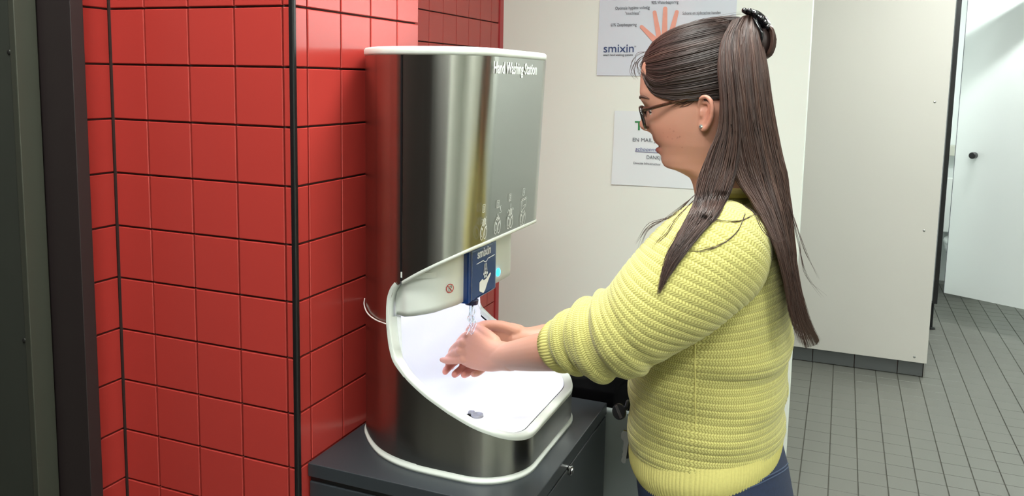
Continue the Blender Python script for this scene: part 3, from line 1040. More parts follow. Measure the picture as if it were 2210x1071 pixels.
#PERSON
# ------------------------------------------------------------------ person
Y0 = 0.25
who = empty('person', (.68, Y0, 0), 'person in yellow knitted sweater and jeans washing hands under the water', 'person')
def curve(tab):
    a = np.array(tab, float)
    return lambda t: np.interp(t, a[:, 0], a[:, 1])
from math import pi
def spl(tab):
    a = np.array(tab, float)
    def f(t):
        d = np.gradient(a[:, 1], a[:, 0])
        i = np.clip(np.searchsorted(a[:, 0], t, 'right') - 1, 0, len(a) - 2)
        h = a[i + 1, 0] - a[i, 0]
        s = np.clip((t - a[i, 0]) / h, 0, 1)
        return ((2*s**3-3*s**2+1)*a[i,1] + (s**3-2*s**2+s)*h*d[i] + (-2*s**3+3*s**2)*a[i+1,1] + (s**3-s**2)*h*d[i+1])
    return f

# ---- head and neck
prof = curve([(52, 1495), (60, 1470), (75, 1442), (95, 1418), (120, 1399), (140, 1389), (150, 1386.5), (170, 1384.5), (200, 1383), (212, 1386), (222, 1389.5), (232, 1391), (245, 1388), (258, 1382.5), (266, 1379), (272, 1379.5), (278, 1383), (281, 1388), (284, 1400), (290, 1408), (296, 1409.5), (302, 1411), (306, 1415), (309, 1417), (311, 1421), (314, 1438), (317, 1421), (320, 1415), (325, 1415), (329, 1418), (333, 1427), (338, 1428.5), (344, 1428), (350, 1430), (357, 1434.5), (361, 1442), (364, 1456), (372, 1474), (381, 1490), (395, 1496), (420, 1501), (450, 1507)])
basep = curve([(52, 1495), (60, 1470), (75, 1442), (95, 1418), (120, 1399), (140, 1389), (150, 1386.5), (170, 1384.5), (200, 1384), (212, 1388), (232, 1396), (258, 1402), (275, 1406), (290, 1411), (302, 1415), (313, 1423), (329, 1429), (344, 1431), (357, 1437), (361, 1444), (364, 1456), (372, 1474), (381, 1490), (395, 1496), (420, 1501), (450, 1507)])
backp = curve([(52, 1530), (60, 1560), (75, 1590), (95, 1607), (120, 1622), (150, 1630), (200, 1632), (240, 1627), (280, 1612), (320, 1598), (350, 1592), (400, 1596), (450, 1612)])
halfw = curve([(52, .010), (56, .024), (62, .035), (75, .046), (95, .057), (120, .066), (150, .0715), (200, .0755), (240, .0745), (280, .0705), (310, .066), (330, .061), (350, .0565), (372, .054), (395, .052), (420, .053), (450, .060)])
sig = curve([(205, .02), (222, .010), (232, .0085), (250, .0098), (262, .0135), (272, .0165), (281, .0155), (288, .011), (296, .014), (306, .020), (313, .021), (322, .020), (333, .020), (345, .024), (357, .032)])
rowsp = np.arange(52.5, 452, 1.6)
nphi = 150
phi = np.linspace(0, 2 * pi, nphi, endpoint=False)
rings = []
PXM = 1.358 / F
for py in rowsp:
    pf, pb = V(basep(py), py, Y0), V(backp(py), py, Y0)
    fr = np.interp(py, [52, 240, 330, 372, 450], [.5, .56, .60, .5, .5])
    pw = pf + (pb - pf) * fr
    c, s = np.cos(phi), np.sin(phi)
    e = 2 / np.interp(py, [60, 200, 330, 372, 400], [2.0, 2.25, 2.3, 2.1, 2.0])
    cs, ss = np.sign(c) * np.abs(c) ** e, np.sign(s) * np.abs(s) ** e
    ax = np.where(c > 0, np.linalg.norm(pf - pw), np.linalg.norm(pb - pw))
    ex = (pf - pw) / np.linalg.norm(pf - pw)
    w = halfw(py)
    y = -w * ss
    d = (basep(py) - prof(py)) * PXM                     # forward of the base profile
    fx = d * np.exp(-(y / sig(py)) ** 2) * (c > 0)
    front = np.clip(c * 1.6, 0, 1)
    fx += front * (-.0085 * np.exp(-((np.abs(y) - .031) / .0145) ** 2 - ((py - 241) / 10) ** 2)
                   + .0055 * np.exp(-((np.abs(y) - .028) / .011) ** 2 - ((py - 243) / 6) ** 2)
                   + .003 * np.exp(-((np.abs(y) - .030) / .02) ** 2 - ((py - 216) / 8) ** 2)
                   + .0045 * np.exp(-((np.abs(y) - .043) / .018) ** 2 - ((py - 276) / 20) ** 2)
                   - .003 * np.exp(-((np.abs(y) - .027) / .006) ** 2 - ((py - 300) / 16) ** 2)
                   + .003 * np.exp(-((np.abs(y) - .014) / .005) ** 2 - ((py - 277) / 5) ** 2))
    yy = y * (1 + .03 * np.exp(-((py - 262) / 16) ** 2) * np.clip(c, 0, 1))
    rings.append(pw[None] + ex[None] * (cs * ax + fx)[:, None] + np.array([0, 1., 0])[None] * yy[:, None])
body = MB()
body.add(loft(rings, True))

# ---- ears
def ear(sgn):
    ys = Y0 - .0775 if sgn < 0 else Y0 + .0775
    def E(px, py, out):
        p = V(px, py, Y0 - .078)
        return (p[0], Y0 + sgn * (.072 + out), p[2])
    rim = [(1513, 236, .002), (1511, 222, .006), (1516, 211, .012), (1526, 209, .016), (1535, 215, .019), (1540, 232, .020), (1538, 252, .018), (1532, 267, .014), (1524, 277, .010), (1517, 279, .007), (1513, 273, .004), (1513, 262, .002)]
    body.add(tube([E(*p) for p in rim], [.0035, .0036, .0036, .0036, .0038, .0038, .0036, .0036, .0042, .0046, .0044, .003], 10, 40))
    body.add(tube([E(1520, 222, .008), E(1530, 222, .011), (E(1532, 240, .012)), E(1527, 258, .009), E(1519, 268, .006)], [.003, .003, .0033, .0033, .0035], 8, 20))
    body.add(tube([E(1513, 240, .006), E(1513, 250, .006)], [.0032, .0032], 8, 6))
    q = E(1523, 245, .001)
    body.add(ellipsoid(q, (.012, .006, .023), 18, 12))
ear(-1); ear(1)

# ---- arms and hands
def PT_(l):
    return [V(a, b, c) for a, b, c in l]
def limb(l, n=18, segs=40, flat=1.0):
    body.add(tube([V(a, b, c) for a, b, c, r in l], [r for *_, r in l], n, segs, flat=flat))
limb([(1560, 520, .125, .045), (1500, 580, .10, .045), (1400, 670, .07, .042), (1310, 738, .055, .040), (1240, 752, .085, .0365), (1190, 757, .106, .0335), (1140, 764, .138, .0292), (1100, 768, .168, .0245), (1080, 768, .184, .0215), (1062, 764, .195, .0165)], 24, 60)
limb([(1560, 520, .375, .045), (1480, 590, .41, .045), (1400, 680, .43, .042), (1330, 742, .42, .038), (1260, 738, .36, .035), (1187, 731, .312, .0290), (1135, 734, .283, .0240), (1112, 732, .272, .0245)], 24, 50)
def palm(l, n=22):
    """flat palm: stations (top px, bottom px, Y, half thickness)"""
    rings = []
    P = smooth_path([np.r_[V(*a, y), V(*b, y + dy), t] for a, b, y, dy, t in l], 26)
    a = np.linspace(0, 2 * pi, n, endpoint=False)
    mids = (P[:, :3] + P[:, 3:6]) / 2
    T = np.gradient(mids, axis=0)
    for i in range(len(P)):
        u = (P[i, :3] - P[i, 3:6]) / 2
        nn = np.cross(T[i], u); nn /= np.linalg.norm(nn)
        ca, sa = np.cos(a), np.sin(a)
        e = .8
        rings.append(mids[i] + (np.sign(ca) * np.abs(ca) ** e)[:, None] * u + (np.sign(sa) * np.abs(sa) ** e)[:, None] * nn * P[i, 6])
    body.add(loft(rings, True))
# near hand: back of the hand towards the camera, fingers closing round the other hand
palm([((1112, 738), (1110, 801), .160, .0, .0235), ((1090, 739), (1088, 800), .177, .0, .0215), ((1068, 734), (1066, 802), .190, .002, .0185), ((1045, 722), (1042, 800), .199, .004, .0155), ((1022, 712), (1015, 794), .206, .004, .0145), ((1008, 714), (1000, 787), .211, .004, .0125)])
def finger(l, r):
    body.add(tube([V(*p) for p in l], r, 12, 26))
for p_ in ((1010, 723, .2045), (999, 740, .2015), (992, 758, .2005), (999, 776, .2005)):
    body.add(ellipsoid(V(*p_), (.0088, .0082, .0082), 14, 10))
finger([(1030, 724, .205), (1011, 724, .207), (996, 734, .220), (989, 750, .240), (994, 764, .252)], [.0080, .0082, .0076, .0072, .0064])
finger([(1022, 741, .203), (1000, 741, .204), (983, 750, .218), (975, 766, .238), (981, 781, .250)], [.0080, .0084, .0078, .0073, .0064])
finger([(1016, 759, .202), (993, 759, .203), (976, 766, .215), (967, 780, .234), (974, 792, .245)], [.0078, .0082, .0076, .0071, .0062])
finger([(1022, 777, .202), (999, 777, .203), (979, 779, .205), (965, 779, .208), (954, 777, .213)], [.0072, .0074, .0067, .0061, .0050])
finger([(1068, 738, .198), (1050, 722, .206), (1032, 710, .217), (1020, 708, .230), (1012, 714, .240)], [.012, .0105, .0092, .0085, .0072])
# far hand: under and behind, fingertips showing below, thumb over the top
palm([((1130, 704), (1124, 764), .281, .0, .018), ((1105, 698), (1095, 768), .269, .0, .017), ((1075, 700), (1066, 780), .257, .0, .0155), ((1045, 720), (1038, 792), .250, -.002, .014), ((1022, 740), (1022, 795), .249, -.003, .012)])
finger([(1030, 748, .250), (1002, 766, .250), (976, 786, .243), (963, 799, .228), (961, 803, .216)], [.0082, .0082, .0074, .0069, .0060])
finger([(1036, 762, .249), (1014, 780, .249), (993, 799, .241), (983, 807, .226), (981, 809, .214)], [.0082, .0083, .0075, .0070, .0061])
finger([(1042, 775, .248), (1028, 790, .248), (1011, 804, .240), (1003, 809, .227), (1001, 809, .217)], [.0080, .0081, .0073, .0068, .0059])
finger([(1050, 784, .247), (1043, 795, .245), (1031, 805, .238), (1024, 808, .228), (1021, 808, .221)], [.0074, .0074, .0066, .0060, .0051])
finger([(1112, 716, .266), (1088, 706, .255), (1064, 702, .242), (1046, 702, .231), (1029, 706, .221)], [.0125, .0112, .0098, .0090, .0076])

# ---- hidden trunk, legs and feet
def ering(cx, cz, ax, by, n=36, p=2.2, yc=Y0):
    a = np.linspace(0, 2 * pi, n, endpoint=False)
    e = 2 / p
    return np.column_stack([cx + ax * np.sign(np.cos(a)) * np.abs(np.cos(a)) ** e, yc + by * np.sign(np.sin(a)) * np.abs(np.sin(a)) ** e, np.full(n, cz)])
tor = [(408, 1548, 1634, .057), (425, 1536, 1652, .064), (442, 1514, 1674, .088), (462, 1484, 1691, .126), (490, 1460, 1701, .154), (530, 1440, 1708, .163), (600, 1420, 1712, .163), (660, 1404, 1710, .162), (720, 1388, 1706, .162), (800, 1370, 1700, .163), (880, 1367, 1697, .165), (930, 1369, 1692, .168), (965, 1374, 1684, .169), (1000, 1386, 1672, .165)]
tf = [spl([(a, b) for a, b, c, d in tor]), spl([(a, c) for a, b, c, d in tor]), spl([(a, d) for a, b, c, d in tor])]
rings = []
for py in np.linspace(440, 990, 40):
    a, b = V(tf[0](py), py, Y0), V(tf[1](py), py, Y0)
    rings.append(ering((a[0] + b[0]) / 2, (a[2] + b[2]) / 2, (b[0] - a[0]) / 2 * .84, tf[2](py) * .84))
body.add(loft(rings, True))
HX = .672
for s in (-1, 1):
    P = [(HX, Y0 + s * .075, .90), (HX, Y0 + s * .085, .78), (HX - .005, Y0 + s * .085, .48), (HX + .01, Y0 + s * .085, .26), (HX + .015, Y0 + s * .09, .08)]
    body.add(tube(P, [.075, .075, .05, .045, .035], 16, 30))
    body.add(tube([(HX + .03, Y0 + s * .09, .05), (HX - .06, Y0 + s * .10, .035), (HX - .13, Y0 + s * .105, .03)], [.03, .03, .024], 12, 12))

raw = new_mesh('body', np.vstack(body.v), body.f)
bo = bpy.data.objects.new('body', raw)
COL.objects.link(bo)
md = bo.modifiers.new('r', 'REMESH'); md.mode = 'VOXEL'; md.voxel_size = .0021; md.adaptivity = 0
md = bo.modifiers.new('s', 'SMOOTH'); md.factor = .5; md.iterations = 2
dg = bpy.context.evaluated_depsgraph_get()
me = bpy.data.meshes.new_from_object(bo.evaluated_get(dg))
bpy.data.objects.remove(bo)
me.name = 'body'
me.shade_smooth()
me.materials.clear(); me.materials.append(M['skin'])
nv = len(me.vertices)
co = np.empty(nv * 3); me.vertices.foreach_get('co', co); co = co.reshape(-1, 3)
base_c = np.array(lin((188, 136, 116)))
tint = np.tile(base_c, (nv, 1))
d = co - CAM
zc_ = d @ fwd
def blend(mask, rgb):
    global tint
    c = np.array(lin(rgb))
    tint = tint * (1 - mask[:, None]) + c * mask[:, None]
# lips, cheeks and freckles, placed by their position on the face
def near_pt(px, py, Y, sx, sy, sz):
    p = V(px, py, Y)
    return np.exp(-((co[:, 0] - p[0]) / sx) ** 2 - ((np.abs(co[:, 1] - Y0) - abs(Y - Y0)) / sy) ** 2 - ((co[:, 2] - p[2]) / sz) ** 2)
blend(.30 * near_pt(1440, 290, Y0 - .05, .03, .03, .022), (186, 104, 90))
blend(.35 * near_pt(1384, 270, Y0, .012, .016, .010), (186, 104, 92))
blend(np.clip(1.8 * near_pt(1424, 308, Y0, .018, .022, .0034), 0, .92), (150, 74, 72))
blend(np.clip(1.8 * near_pt(1426, 322, Y0, .018, .021, .0060), 0, .92), (158, 82, 80))
blend(np.clip(2.2 * near_pt(1434, 314.5, Y0, .014, .020, .0019), 0, 1), (52, 22, 22))  # shade of the open mouth painted as a dark line
blend(.45 * near_pt(1530, 240, Y0 - .085, .014, .014, .03), (190, 108, 90))
for fx, fy, fs in ((1455, 283, .0011), (1463, 297, .0011), (1468, 295, .0012), (1447, 278, .0007), (1440, 296, .0007), (1473, 318, .0007), (1450, 300, .0006), (1430, 288, .0006)):
    p = V(fx, fy, Y0 - .062)
    m = np.exp(-(((co[:, 0] - p[0]) ** 2 + (co[:, 2] - p[2]) ** 2) / (fs * 1.1) ** 2)) * (co[:, 1] < Y0 - .02)
    blend(.6 * m, (120, 70, 56))
# hands a little pinker
hm = np.clip((.31 - co[:, 0]) / .05, 0, 1)
blend(.35 * hm, (206, 140, 126))
hm2 = np.clip((.235 - co[:, 0]) / .02, 0, 1) * np.clip((1.015 - co[:, 2]) / .01, 0, 1)
blend(.4 * hm2, (200, 104, 100))
at_ = me.color_attributes.new('tint', 'FLOAT_COLOR', 'POINT')
at_.data.foreach_set('color', np.column_stack([tint, np.ones(nv)]).ravel())
body_o = link(bpy.data.objects.new('body', me), who)
bvh_body = BVHTree.FromPolygons([tuple(v) for v in co], [tuple(p.vertices) for p in me.polygons])

# ---- eyes and brows
for s in (-1, 1):
    p = V(1409, 243, Y0 - .031)
    v, f = ellipsoid((p[0] + .0065, Y0 + s * .031, p[2]), (.0115, .0115, .0115), 20, 14)
    e = obj('eye', v, f, 'eye', who, True)
    pts = []
    for k in range(7):
        a = (k / 6 - .5) * 1.9
        pts.append((p[0] + .0065 - .0123 * math.cos(a) , Y0 + s * .031 + .0123 * math.sin(a), p[2] - .0005 + .002 * math.cos(a)))
    v, f = tube(pts, [.0008, .0013, .0015, .0015, .0015, .0013, .0008], 6, 20)
    obj('eyelash', v, f, 'lash', e, True)
    pts = [(V(1386, 213, Y0)[0] + .0003, Y0 + s * .012, V(1386, 213, Y0)[2]), (V(1388, 209, Y0)[0], Y0 + s * .024, V(1388, 209, Y0)[2]), (V(1398, 208, Y0)[0], Y0 + s * .042, V(1398, 208, Y0)[2]), (V(1414, 213, Y0)[0], Y0 + s * .055, V(1414, 213, Y0)[2])]
    pts2 = []
    for q in smooth_path(pts, 14):
        loc, nrm, idx_, dist = bvh_body.find_nearest(Vector(q))
        pts2.append(tuple(loc + nrm * .0003))
    v, f = tube(pts2, [.0012] + [.0022] * 10 + [.0018, .0013, .0007], 6, 20)
    obj('eyebrow', v, f, mat('brow_hair', (84, 58, 48), .8), who, True)

# ---- sweater
PITCH_K = .0116
def knit_obj(name, rings, phi_rows, parent, close_caps=False, ucount=None):
    """rings: rows x cols x 3; phi_rows: rows x cols knit coordinate in metres"""
    R = np.asarray(rings)
    nr, nc, _ = R.shape
    # outward normals for the ridge relief
    du = np.roll(R, -1, 1) - np.roll(R, 1, 1)
    dv = np.gradient(R, axis=0)
    N = np.cross(du, dv); N /= np.linalg.norm(N, axis=2)[..., None] + 1e-12
    cen = R.mean(1, keepdims=True)
    sg = np.sign(((R - cen) * N).sum(2).mean())
    N = N * sg
    frac = (phi_rows / PITCH_K) % 1.0
    groove = np.exp(-((np.minimum(frac, 1 - frac)) / .13) ** 2)
    R = R - N * (.0014 * groove)[..., None]
    V_ = R.reshape(-1, 3)
    F_ = grid_faces(nr, nc, True)
    if sg < 0:
        F_ = F_[:, ::-1]
    o = obj(name, V_, [tuple(x) for x in F_], 'knit', parent, True)
    me = o.data
    circ = np.linalg.norm(np.diff(np.concatenate([R, R[:, :1]], 1), axis=1), axis=2).sum(1).mean()
    ncol = round(circ / .0042)
    uvl = me.uv_layers.new(name='UVMap')
    li = np.empty(len(me.loops), int); me.loops.foreach_get('vertex_index', li)
    u = (li % nc) / nc * ncol
    # wrap-around column
    pol = np.repeat(np.arange(len(me.polygons)), 4)
    col = li % nc
    colp = (pol % nc)
    u = np.where((colp == nc - 1) & (col == 0), ncol, u)
    vv = (phi_rows.reshape(-1)[li]) / PITCH_K * 3
    uvl.data.foreach_set('uv', np.column_stack([u, vv]).ravel())
    return o

sw = bpy.data.objects.new('sweater', None)
# torso of the sweater
rows_t = np.arange(412, 930, 1.7)
nc = 380
ang = np.linspace(0, 2 * pi, nc, endpoint=False)
rings, phis = [], []
for py in rows_t:
    a, b = V(tf[0](py), py, Y0), V(tf[1](py), py, Y0)
    cx, cz, ax, by = (a[0] + b[0]) / 2, (a[2] + b[2]) / 2, (b[0] - a[0]) / 2, tf[2](py)
    e = 2 / 2.35
    ca, sa = np.cos(ang), np.sin(ang)
    x = ax * np.sign(ca) * np.abs(ca) ** e
    y = by * np.sign(sa) * np.abs(sa) ** e
    wb_ = np.clip(ca + .35, 0, 1)
    bul = wb_ * (.007 * np.exp(-((py - 716 - 22 * ca) / 26) ** 2) - .0045 * np.exp(-((py - 752 - 22 * ca) / 13) ** 2))
    bul = bul + .0022 * np.sin(py / 21 + 2.2 * ang) * np.clip((py - 760) / 80, 0, 1) + .0015 * np.sin(py / 11 - 3 * ang) * np.clip((py - 700) / 80, 0, 1)
    x = x + ca * bul; y = y + sa * bul
    z = cz + (b[2] - a[2]) / (b[0] - a[0]) * x * .6 + .004 * np.sin(ang * 2 + 1) * np.clip((py - 750) / 100, 0, 1)
    rings.append(np.column_stack([cx + x, Y0 + y, z]))
    sk = np.interp(py, [440, 600, 700, 760], [.30, .26, .12, .0])
    phis.append(z - sk * x)
sw_o = knit_obj('sweater', rings, np.array(phis), who)
# collar
cpy = 412
a, b = V(tf[0](cpy), cpy, Y0), V(tf[1](cpy), cpy, Y0)
ccx, ccz = (a[0] + b[0]) / 2, (a[2] + b[2]) / 2
rr = []
for k in range(9):
    t = k / 8 * 2 * pi
    rr.append(ering(ccx, ccz + .004 + .008 * math.sin(t), (b[0] - a[0]) / 2 + .004 + .006 * math.cos(t), tf[2](cpy) + .004 + .006 * math.cos(t), 90))
v, f = loft(rr, False)
obj('collar', v, f, 'rib', sw_o, True)

def ribbed(name, rings, parent, pitch=.0062, depth=.0014, seg=6):
    R = np.asarray(rings)
    nr, nc, _ = R.shape
    circ = np.linalg.norm(np.diff(np.concatenate([R, R[:, :1]], 1), axis=1), axis=2).sum(1).mean()
    nrib = round(circ / pitch)
    cen = R.mean(1, keepdims=True)
    N = R - cen; N /= np.linalg.norm(N, axis=2)[..., None]
    u = np.arange(nc) / nc
    R = R + N * (depth * (np.abs(np.sin(pi * u * nrib)) ** .6 - .6))[None, :, None]
    v = R.reshape(-1, 3)
    f = grid_faces(nr, nc, True)
    o = obj(name, v, [tuple(x) for x in f[:, ::-1]], 'rib', parent, True)
    uvl = o.data.uv_layers.new(name='UVMap')
    li = np.empty(len(o.data.loops), int); o.data.loops.foreach_get('vertex_index', li)
    pol = np.repeat(np.arange(len(o.data.polygons)), 4)
    uu = (li % nc) / nc * nrib
    uu = np.where((pol % nc == nc - 1) & (li % nc == 0), nrib, uu)
    vv = (li // nc) / nr * (np.linalg.norm(R[-1] - R[0], axis=1).mean() / .0058)
    uvl.data.foreach_set('uv', np.column_stack([uu + .5, vv]).ravel())
    return o
# ribbed hem
rings = []
for k, py in enumerate(np.linspace(921, 1000, 40)):
    a, b = V(tf[0](py), py, Y0), V(tf[1](py), py, Y0)
    t = k / 39
    puff = .004 * math.sin(pi * min(1, t * 1.15)) - (.010 if k == 39 else 0) - .0025
    cx, cz, ax, by = (a[0] + b[0]) / 2, (a[2] + b[2]) / 2, (b[0] - a[0]) / 2 + puff, tf[2](py) + puff
    x = ax * np.sign(np.cos(ang2 := np.linspace(0, 2 * pi, 900, endpoint=False))) * np.abs(np.cos(ang2)) ** (2 / 2.35)
    y = by * np.sign(np.sin(ang2)) * np.abs(np.sin(ang2)) ** (2 / 2.35)
    rings.append(np.column_stack([cx + x, Y0 + y, cz + (b[2] - a[2]) / (b[0] - a[0]) * x * .6]))
ribbed('hem', rings, sw_o)

def sleeve(pts, name, cuff_pts):
    P = np.array([np.r_[V(a, b, c), r] for a, b, c, r in pts])
    L = np.linalg.norm(np.diff(P[:, :3], axis=0), axis=1).sum()
    S = smooth_path(P, int(L / .0016))
    C, R = S[:, :3], S[:, 3]
    T, N, B = frames(C)
    nc = 260
    a = np.linspace(0, 2 * pi, nc, endpoint=False)
    s = np.r_[0, np.cumsum(np.linalg.norm(np.diff(C, axis=0), axis=1))]
    rings, phis = [], []
    for i in range(len(C)):
        t = s[i] / s[-1]
        # scrunched folds above the cuff
        fold = np.clip((t - .60) / .14, 0, 1) * np.clip((1.02 - t) / .05, 0, 1)
        ph = t * 46 + 1.15 * np.cos(a + .7) + .5 * np.sin(2 * a)
        rad = R[i] * (1 + 0 * a) + fold * (.0048 * np.sin(ph) + .002 * np.sin(ph * 1.9 + a))
        rad = rad + .0025 * np.sin(t * 15 + 2 * a) * np.clip((t - .2) / .2, 0, 1)
        sag = np.exp(-((t - .72) / .12) ** 2) * .011 * np.clip(-np.cos(a), 0, 1)
        rad = rad + sag
        rings.append(C[i] + rad[:, None] * (np.cos(a)[:, None] * N[i] + np.sin(a)[:, None] * B[i]))
        k = .34 * (1 - np.clip((t - .55) / .2, 0, 1))
        phis.append(s[i] - k * R[i] * np.cos(a) * 1.0)
    o = knit_obj(name, rings, np.array(phis), sw_o)
    Q = np.array([np.r_[V(a_, b_, c_), r] for a_, b_, c_, r in cuff_pts])
    S = smooth_path(Q, 24)
    T, N, B = frames(S[:, :3])
    a = np.linspace(0, 2 * pi, 480, endpoint=False)
    rr = [S[i, :3] + S[i, 3] * (np.cos(a)[:, None] * N[i] + np.sin(a)[:, None] * B[i]) for i in range(len(S))]
    ribbed('cuff', rr, sw_o, .0048, .0012)
    return o
near_sl = [(1600, 505, .155, .060), (1560, 535, .125, .082), (1508, 578, .096, .086), (1438, 642, .066, .077), (1370, 694, .055, .069), (1305, 726, .058, .062), (1262, 734, .072, .055), (1228, 740, .084, .047)]
sleeve(near_sl, 'sleeve', [(1236, 741, .082, .041), (1222, 744, .087, .0435), (1204, 747, .094, .0415), (1199, 748, .096, .0375), (1210, 746, .092, .0355)])
far_sl = [(1590, 500, .335, .062), (1560, 530, .365, .080), (1500, 590, .40, .080), (1420, 670, .425, .070), (1350, 728, .42, .062), (1300, 738, .39, .056), (1262, 742, .362, .050), (1240, 742, .348, .045)]
sleeve(far_sl, 'sleeve', [(1246, 742, .352, .041), (1232, 742, .342, .043), (1216, 741, .332, .040), (1214, 741, .330, .037)])
# side seam of the sweater
pts = []
for py in np.linspace(745, 926, 40):
    a, b = V(tf[0](py), py, Y0), V(tf[1](py), py, Y0)
    hit = None
    d = Vector(ray(1500, py)).normalized()
    q = V(1500, py, Y0 - tf[2](py))
    pts.append((q[0], q[1] + .0005, q[2]))
bv_sw = BVHTree.FromPolygons([tuple(v.co) for v in sw_o.data.vertices], [tuple(p.vertices) for p in sw_o.data.polygons])
pts2 = []
for p in pts:
    loc, nrm, i_, d_ = bv_sw.find_nearest(Vector(p))
    pts2.append(tuple(loc - nrm * .0002))
v, f = tube(smooth_path(pts2, 20), [.0012] * 20, 6, 60, flat=1.0)
obj('side_seam', v, f, 'rib', sw_o, True)

# ---- jeans
jt = [(925, 1380, 1680, .158), (960, 1381, 1692, .163), (1000, 1382, 1703, .166), (1071, 1390, 1716, .170), (1140, 1400, 1718, .172), (1210, 1408, 1712, .172)]
mbj = MB()
rings = []
for py, a_, b_, w in jt:
    a, b = V(a_, py, Y0), V(b_, py, Y0)
    rings.append(ering((a[0] + b[0]) / 2, (a[2] + b[2]) / 2, (b[0] - a[0]) / 2, w, 72, 2.4))
v, f = loft(rings, True)
mbj.add((v, f))
zleg = rings[-1][0, 2]
for s in (-1, 1):
    P = [(HX + .012, Y0 + s * .078, zleg + .16), (HX + .012, Y0 + s * .082, zleg), (HX + .0, Y0 + s * .085, zleg - .20), (HX - .008, Y0 + s * .085, .46), (HX + .008, Y0 + s * .088, .25), (HX + .012, Y0 + s * .09, .085)]
    mbj.add(tube(P, [.083, .088, .076, .062, .058, .05], 28, 40, round_end=False))
jn = mbj.build('jeans', 'jeans', who, True)
md = jn.modifiers.new('r', 'REMESH'); md.mode = 'VOXEL'; md.voxel_size = .006
md = jn.modifiers.new('s', 'SMOOTH'); md.factor = .5; md.iterations = 6
dg = bpy.context.evaluated_depsgraph_get()
me = bpy.data.meshes.new_from_object(jn.evaluated_get(dg)); me.shade_smooth()
me.materials.clear(); me.materials.append(M['jeans'])
jn.modifiers.clear(); jn.data = me
bvj = BVHTree.FromPolygons([tuple(v.co) for v in me.vertices], [tuple(p.vertices) for p in me.polygons])
for line in ([(1703, 1000), (1690, 1012), (1660, 1028), (1630, 1042), (1600, 1052)], [(1704, 1008), (1690, 1019), (1660, 1035), (1630, 1049), (1600, 1059)], [(1696, 962), (1704, 990), (1711, 1030), (1714, 1070)]):
    pp = []
    for x, y in line:
        h_ = bvj.ray_cast(Vector(CAM), Vector(ray(x - 3, y)).normalized())
        if h_[0]:
            pp.append(tuple(h_[0] + h_[1] * .0006))
    if len(pp) > 2:
        v, f = tube(pp, [.0011] * len(pp), 6, 24)
        obj('pocket_stitching', v, f, 'thread', jn, True)
for s in (-1, 1):
    mbs = MB()
    v, f = tube([(HX + .045, Y0 + s * .09, .042), (HX - .03, Y0 + s * .097, .042), (HX - .10, Y0 + s * .104, .036), (HX - .15, Y0 + s * .108, .032)], [.041, .043, .042, .031], 20, 26)
    v = np.asarray(v); v[:, 2] = np.maximum(v[:, 2], .002)
    obj('shoe', v, f, 'shoe', who, True)

# ---- eyeglasses
gl = bpy.data.objects.new('eyeglasses', None)
GT, GB = V(1383, 231, Y0 - .033), V(1395, 276, Y0 - .033)
def lens_pts(s, n=40, k=1.0):
    out = []
    for t in np.linspace(0, 2 * pi, n, endpoint=False):
        c, sn = math.cos(t), math.sin(t)
        e = 2 / 3.0
        yy = .0235 * k * np.sign(c) * abs(c) ** e
        hh = .5 + .5 * k * np.sign(sn) * abs(sn) ** e
        p = GB + (GT - GB) * hh
        wrap = .10 * (yy + .0) + 2.0 * (yy + .005) ** 2 * (yy > -.005)
        out.append((p[0] + max(0, wrap) , Y0 + s * (.033 + yy), p[2]))
    return out
mbg = MB()
for s in (-1, 1):
    P = lens_pts(s) ; P = P + P[:2]
    mbg.add(tube(P, [.0029] * len(P), 8, 90, round_end=False))
brx = V(1386, 243, Y0)
mbg.add(tube([(GT[0] * .7 + GB[0] * .3, Y0 - .0105, GT[2] * .75 + GB[2] * .25), (brx[0] - .002, Y0, GT[2] * .78 + GB[2] * .22), (GT[0] * .7 + GB[0] * .3, Y0 + .0105, GT[2] * .75 + GB[2] * .25)], [.0022, .002, .0022], 8, 16))
glo = mbg.build('eyeglasses', 'frame_dark', who, True)
for s in (-1, 1):
    P = np.array(lens_pts(s, 40, .96))
    v = np.vstack([P + [-.0006, 0, 0], P + [.0006, 0, 0]])
    n = len(P)
    f = [tuple(range(n)), tuple(range(2 * n - 1, n - 1, -1))] + [(i, n + i, n + (i + 1) % n, (i + 1) % n) for i in range(n)]
    obj('lens', v, f, 'lens', glo, False)
    yh = Y0 + s * .0575
    tpts = []
    for px, py, off in ((1389, 236, .0575), (1402, 234, .0685), (1430, 227, .0745), (1470, 217, .079), (1500, 211, .0805), (1516, 211, .0800), (1528, 222, .0785)):
        q = V(px, py, Y0 - off)
        tpts.append((q[0], Y0 + s * off, q[2]))
    v, f = tube(tpts, [.0034, .0032, .0028, .0025, .0022, .0020, .0016], 8, 50, flat=.6)
    obj('temple_arm', v, f, 'tortoise', glo, True)
# ---- ear stud, ring
for s in (-1, 1):
    q = V(1513, 273, Y0 - .082)
    v, f = ellipsoid((q[0], Y0 + s * .0825, q[2]), (.0036, .0026, .0036), 8, 6)
    e = obj('earring', v, f, 'crystal', who, False)
q0, q1 = V(989, 760, .2085), V(981, 764, .216)
ax = (q1 - q0) / np.linalg.norm(q1 - q0)
mt = basis(tuple(q0 * .4 + q1 * .6), tuple(np.cross(ax, [0, 0, 1.])), (0, 0, 1))
pts = [tuple(mt @ Vector((.0098 * math.cos(t), .0098 * math.sin(t), 0))) for t in np.linspace(0, 2 * pi, 24)]
v, f = tube(pts, [.0013] * 24, 6, 48, round_end=False)
rg = obj('finger_ring', v, f, 'silver', who, True)

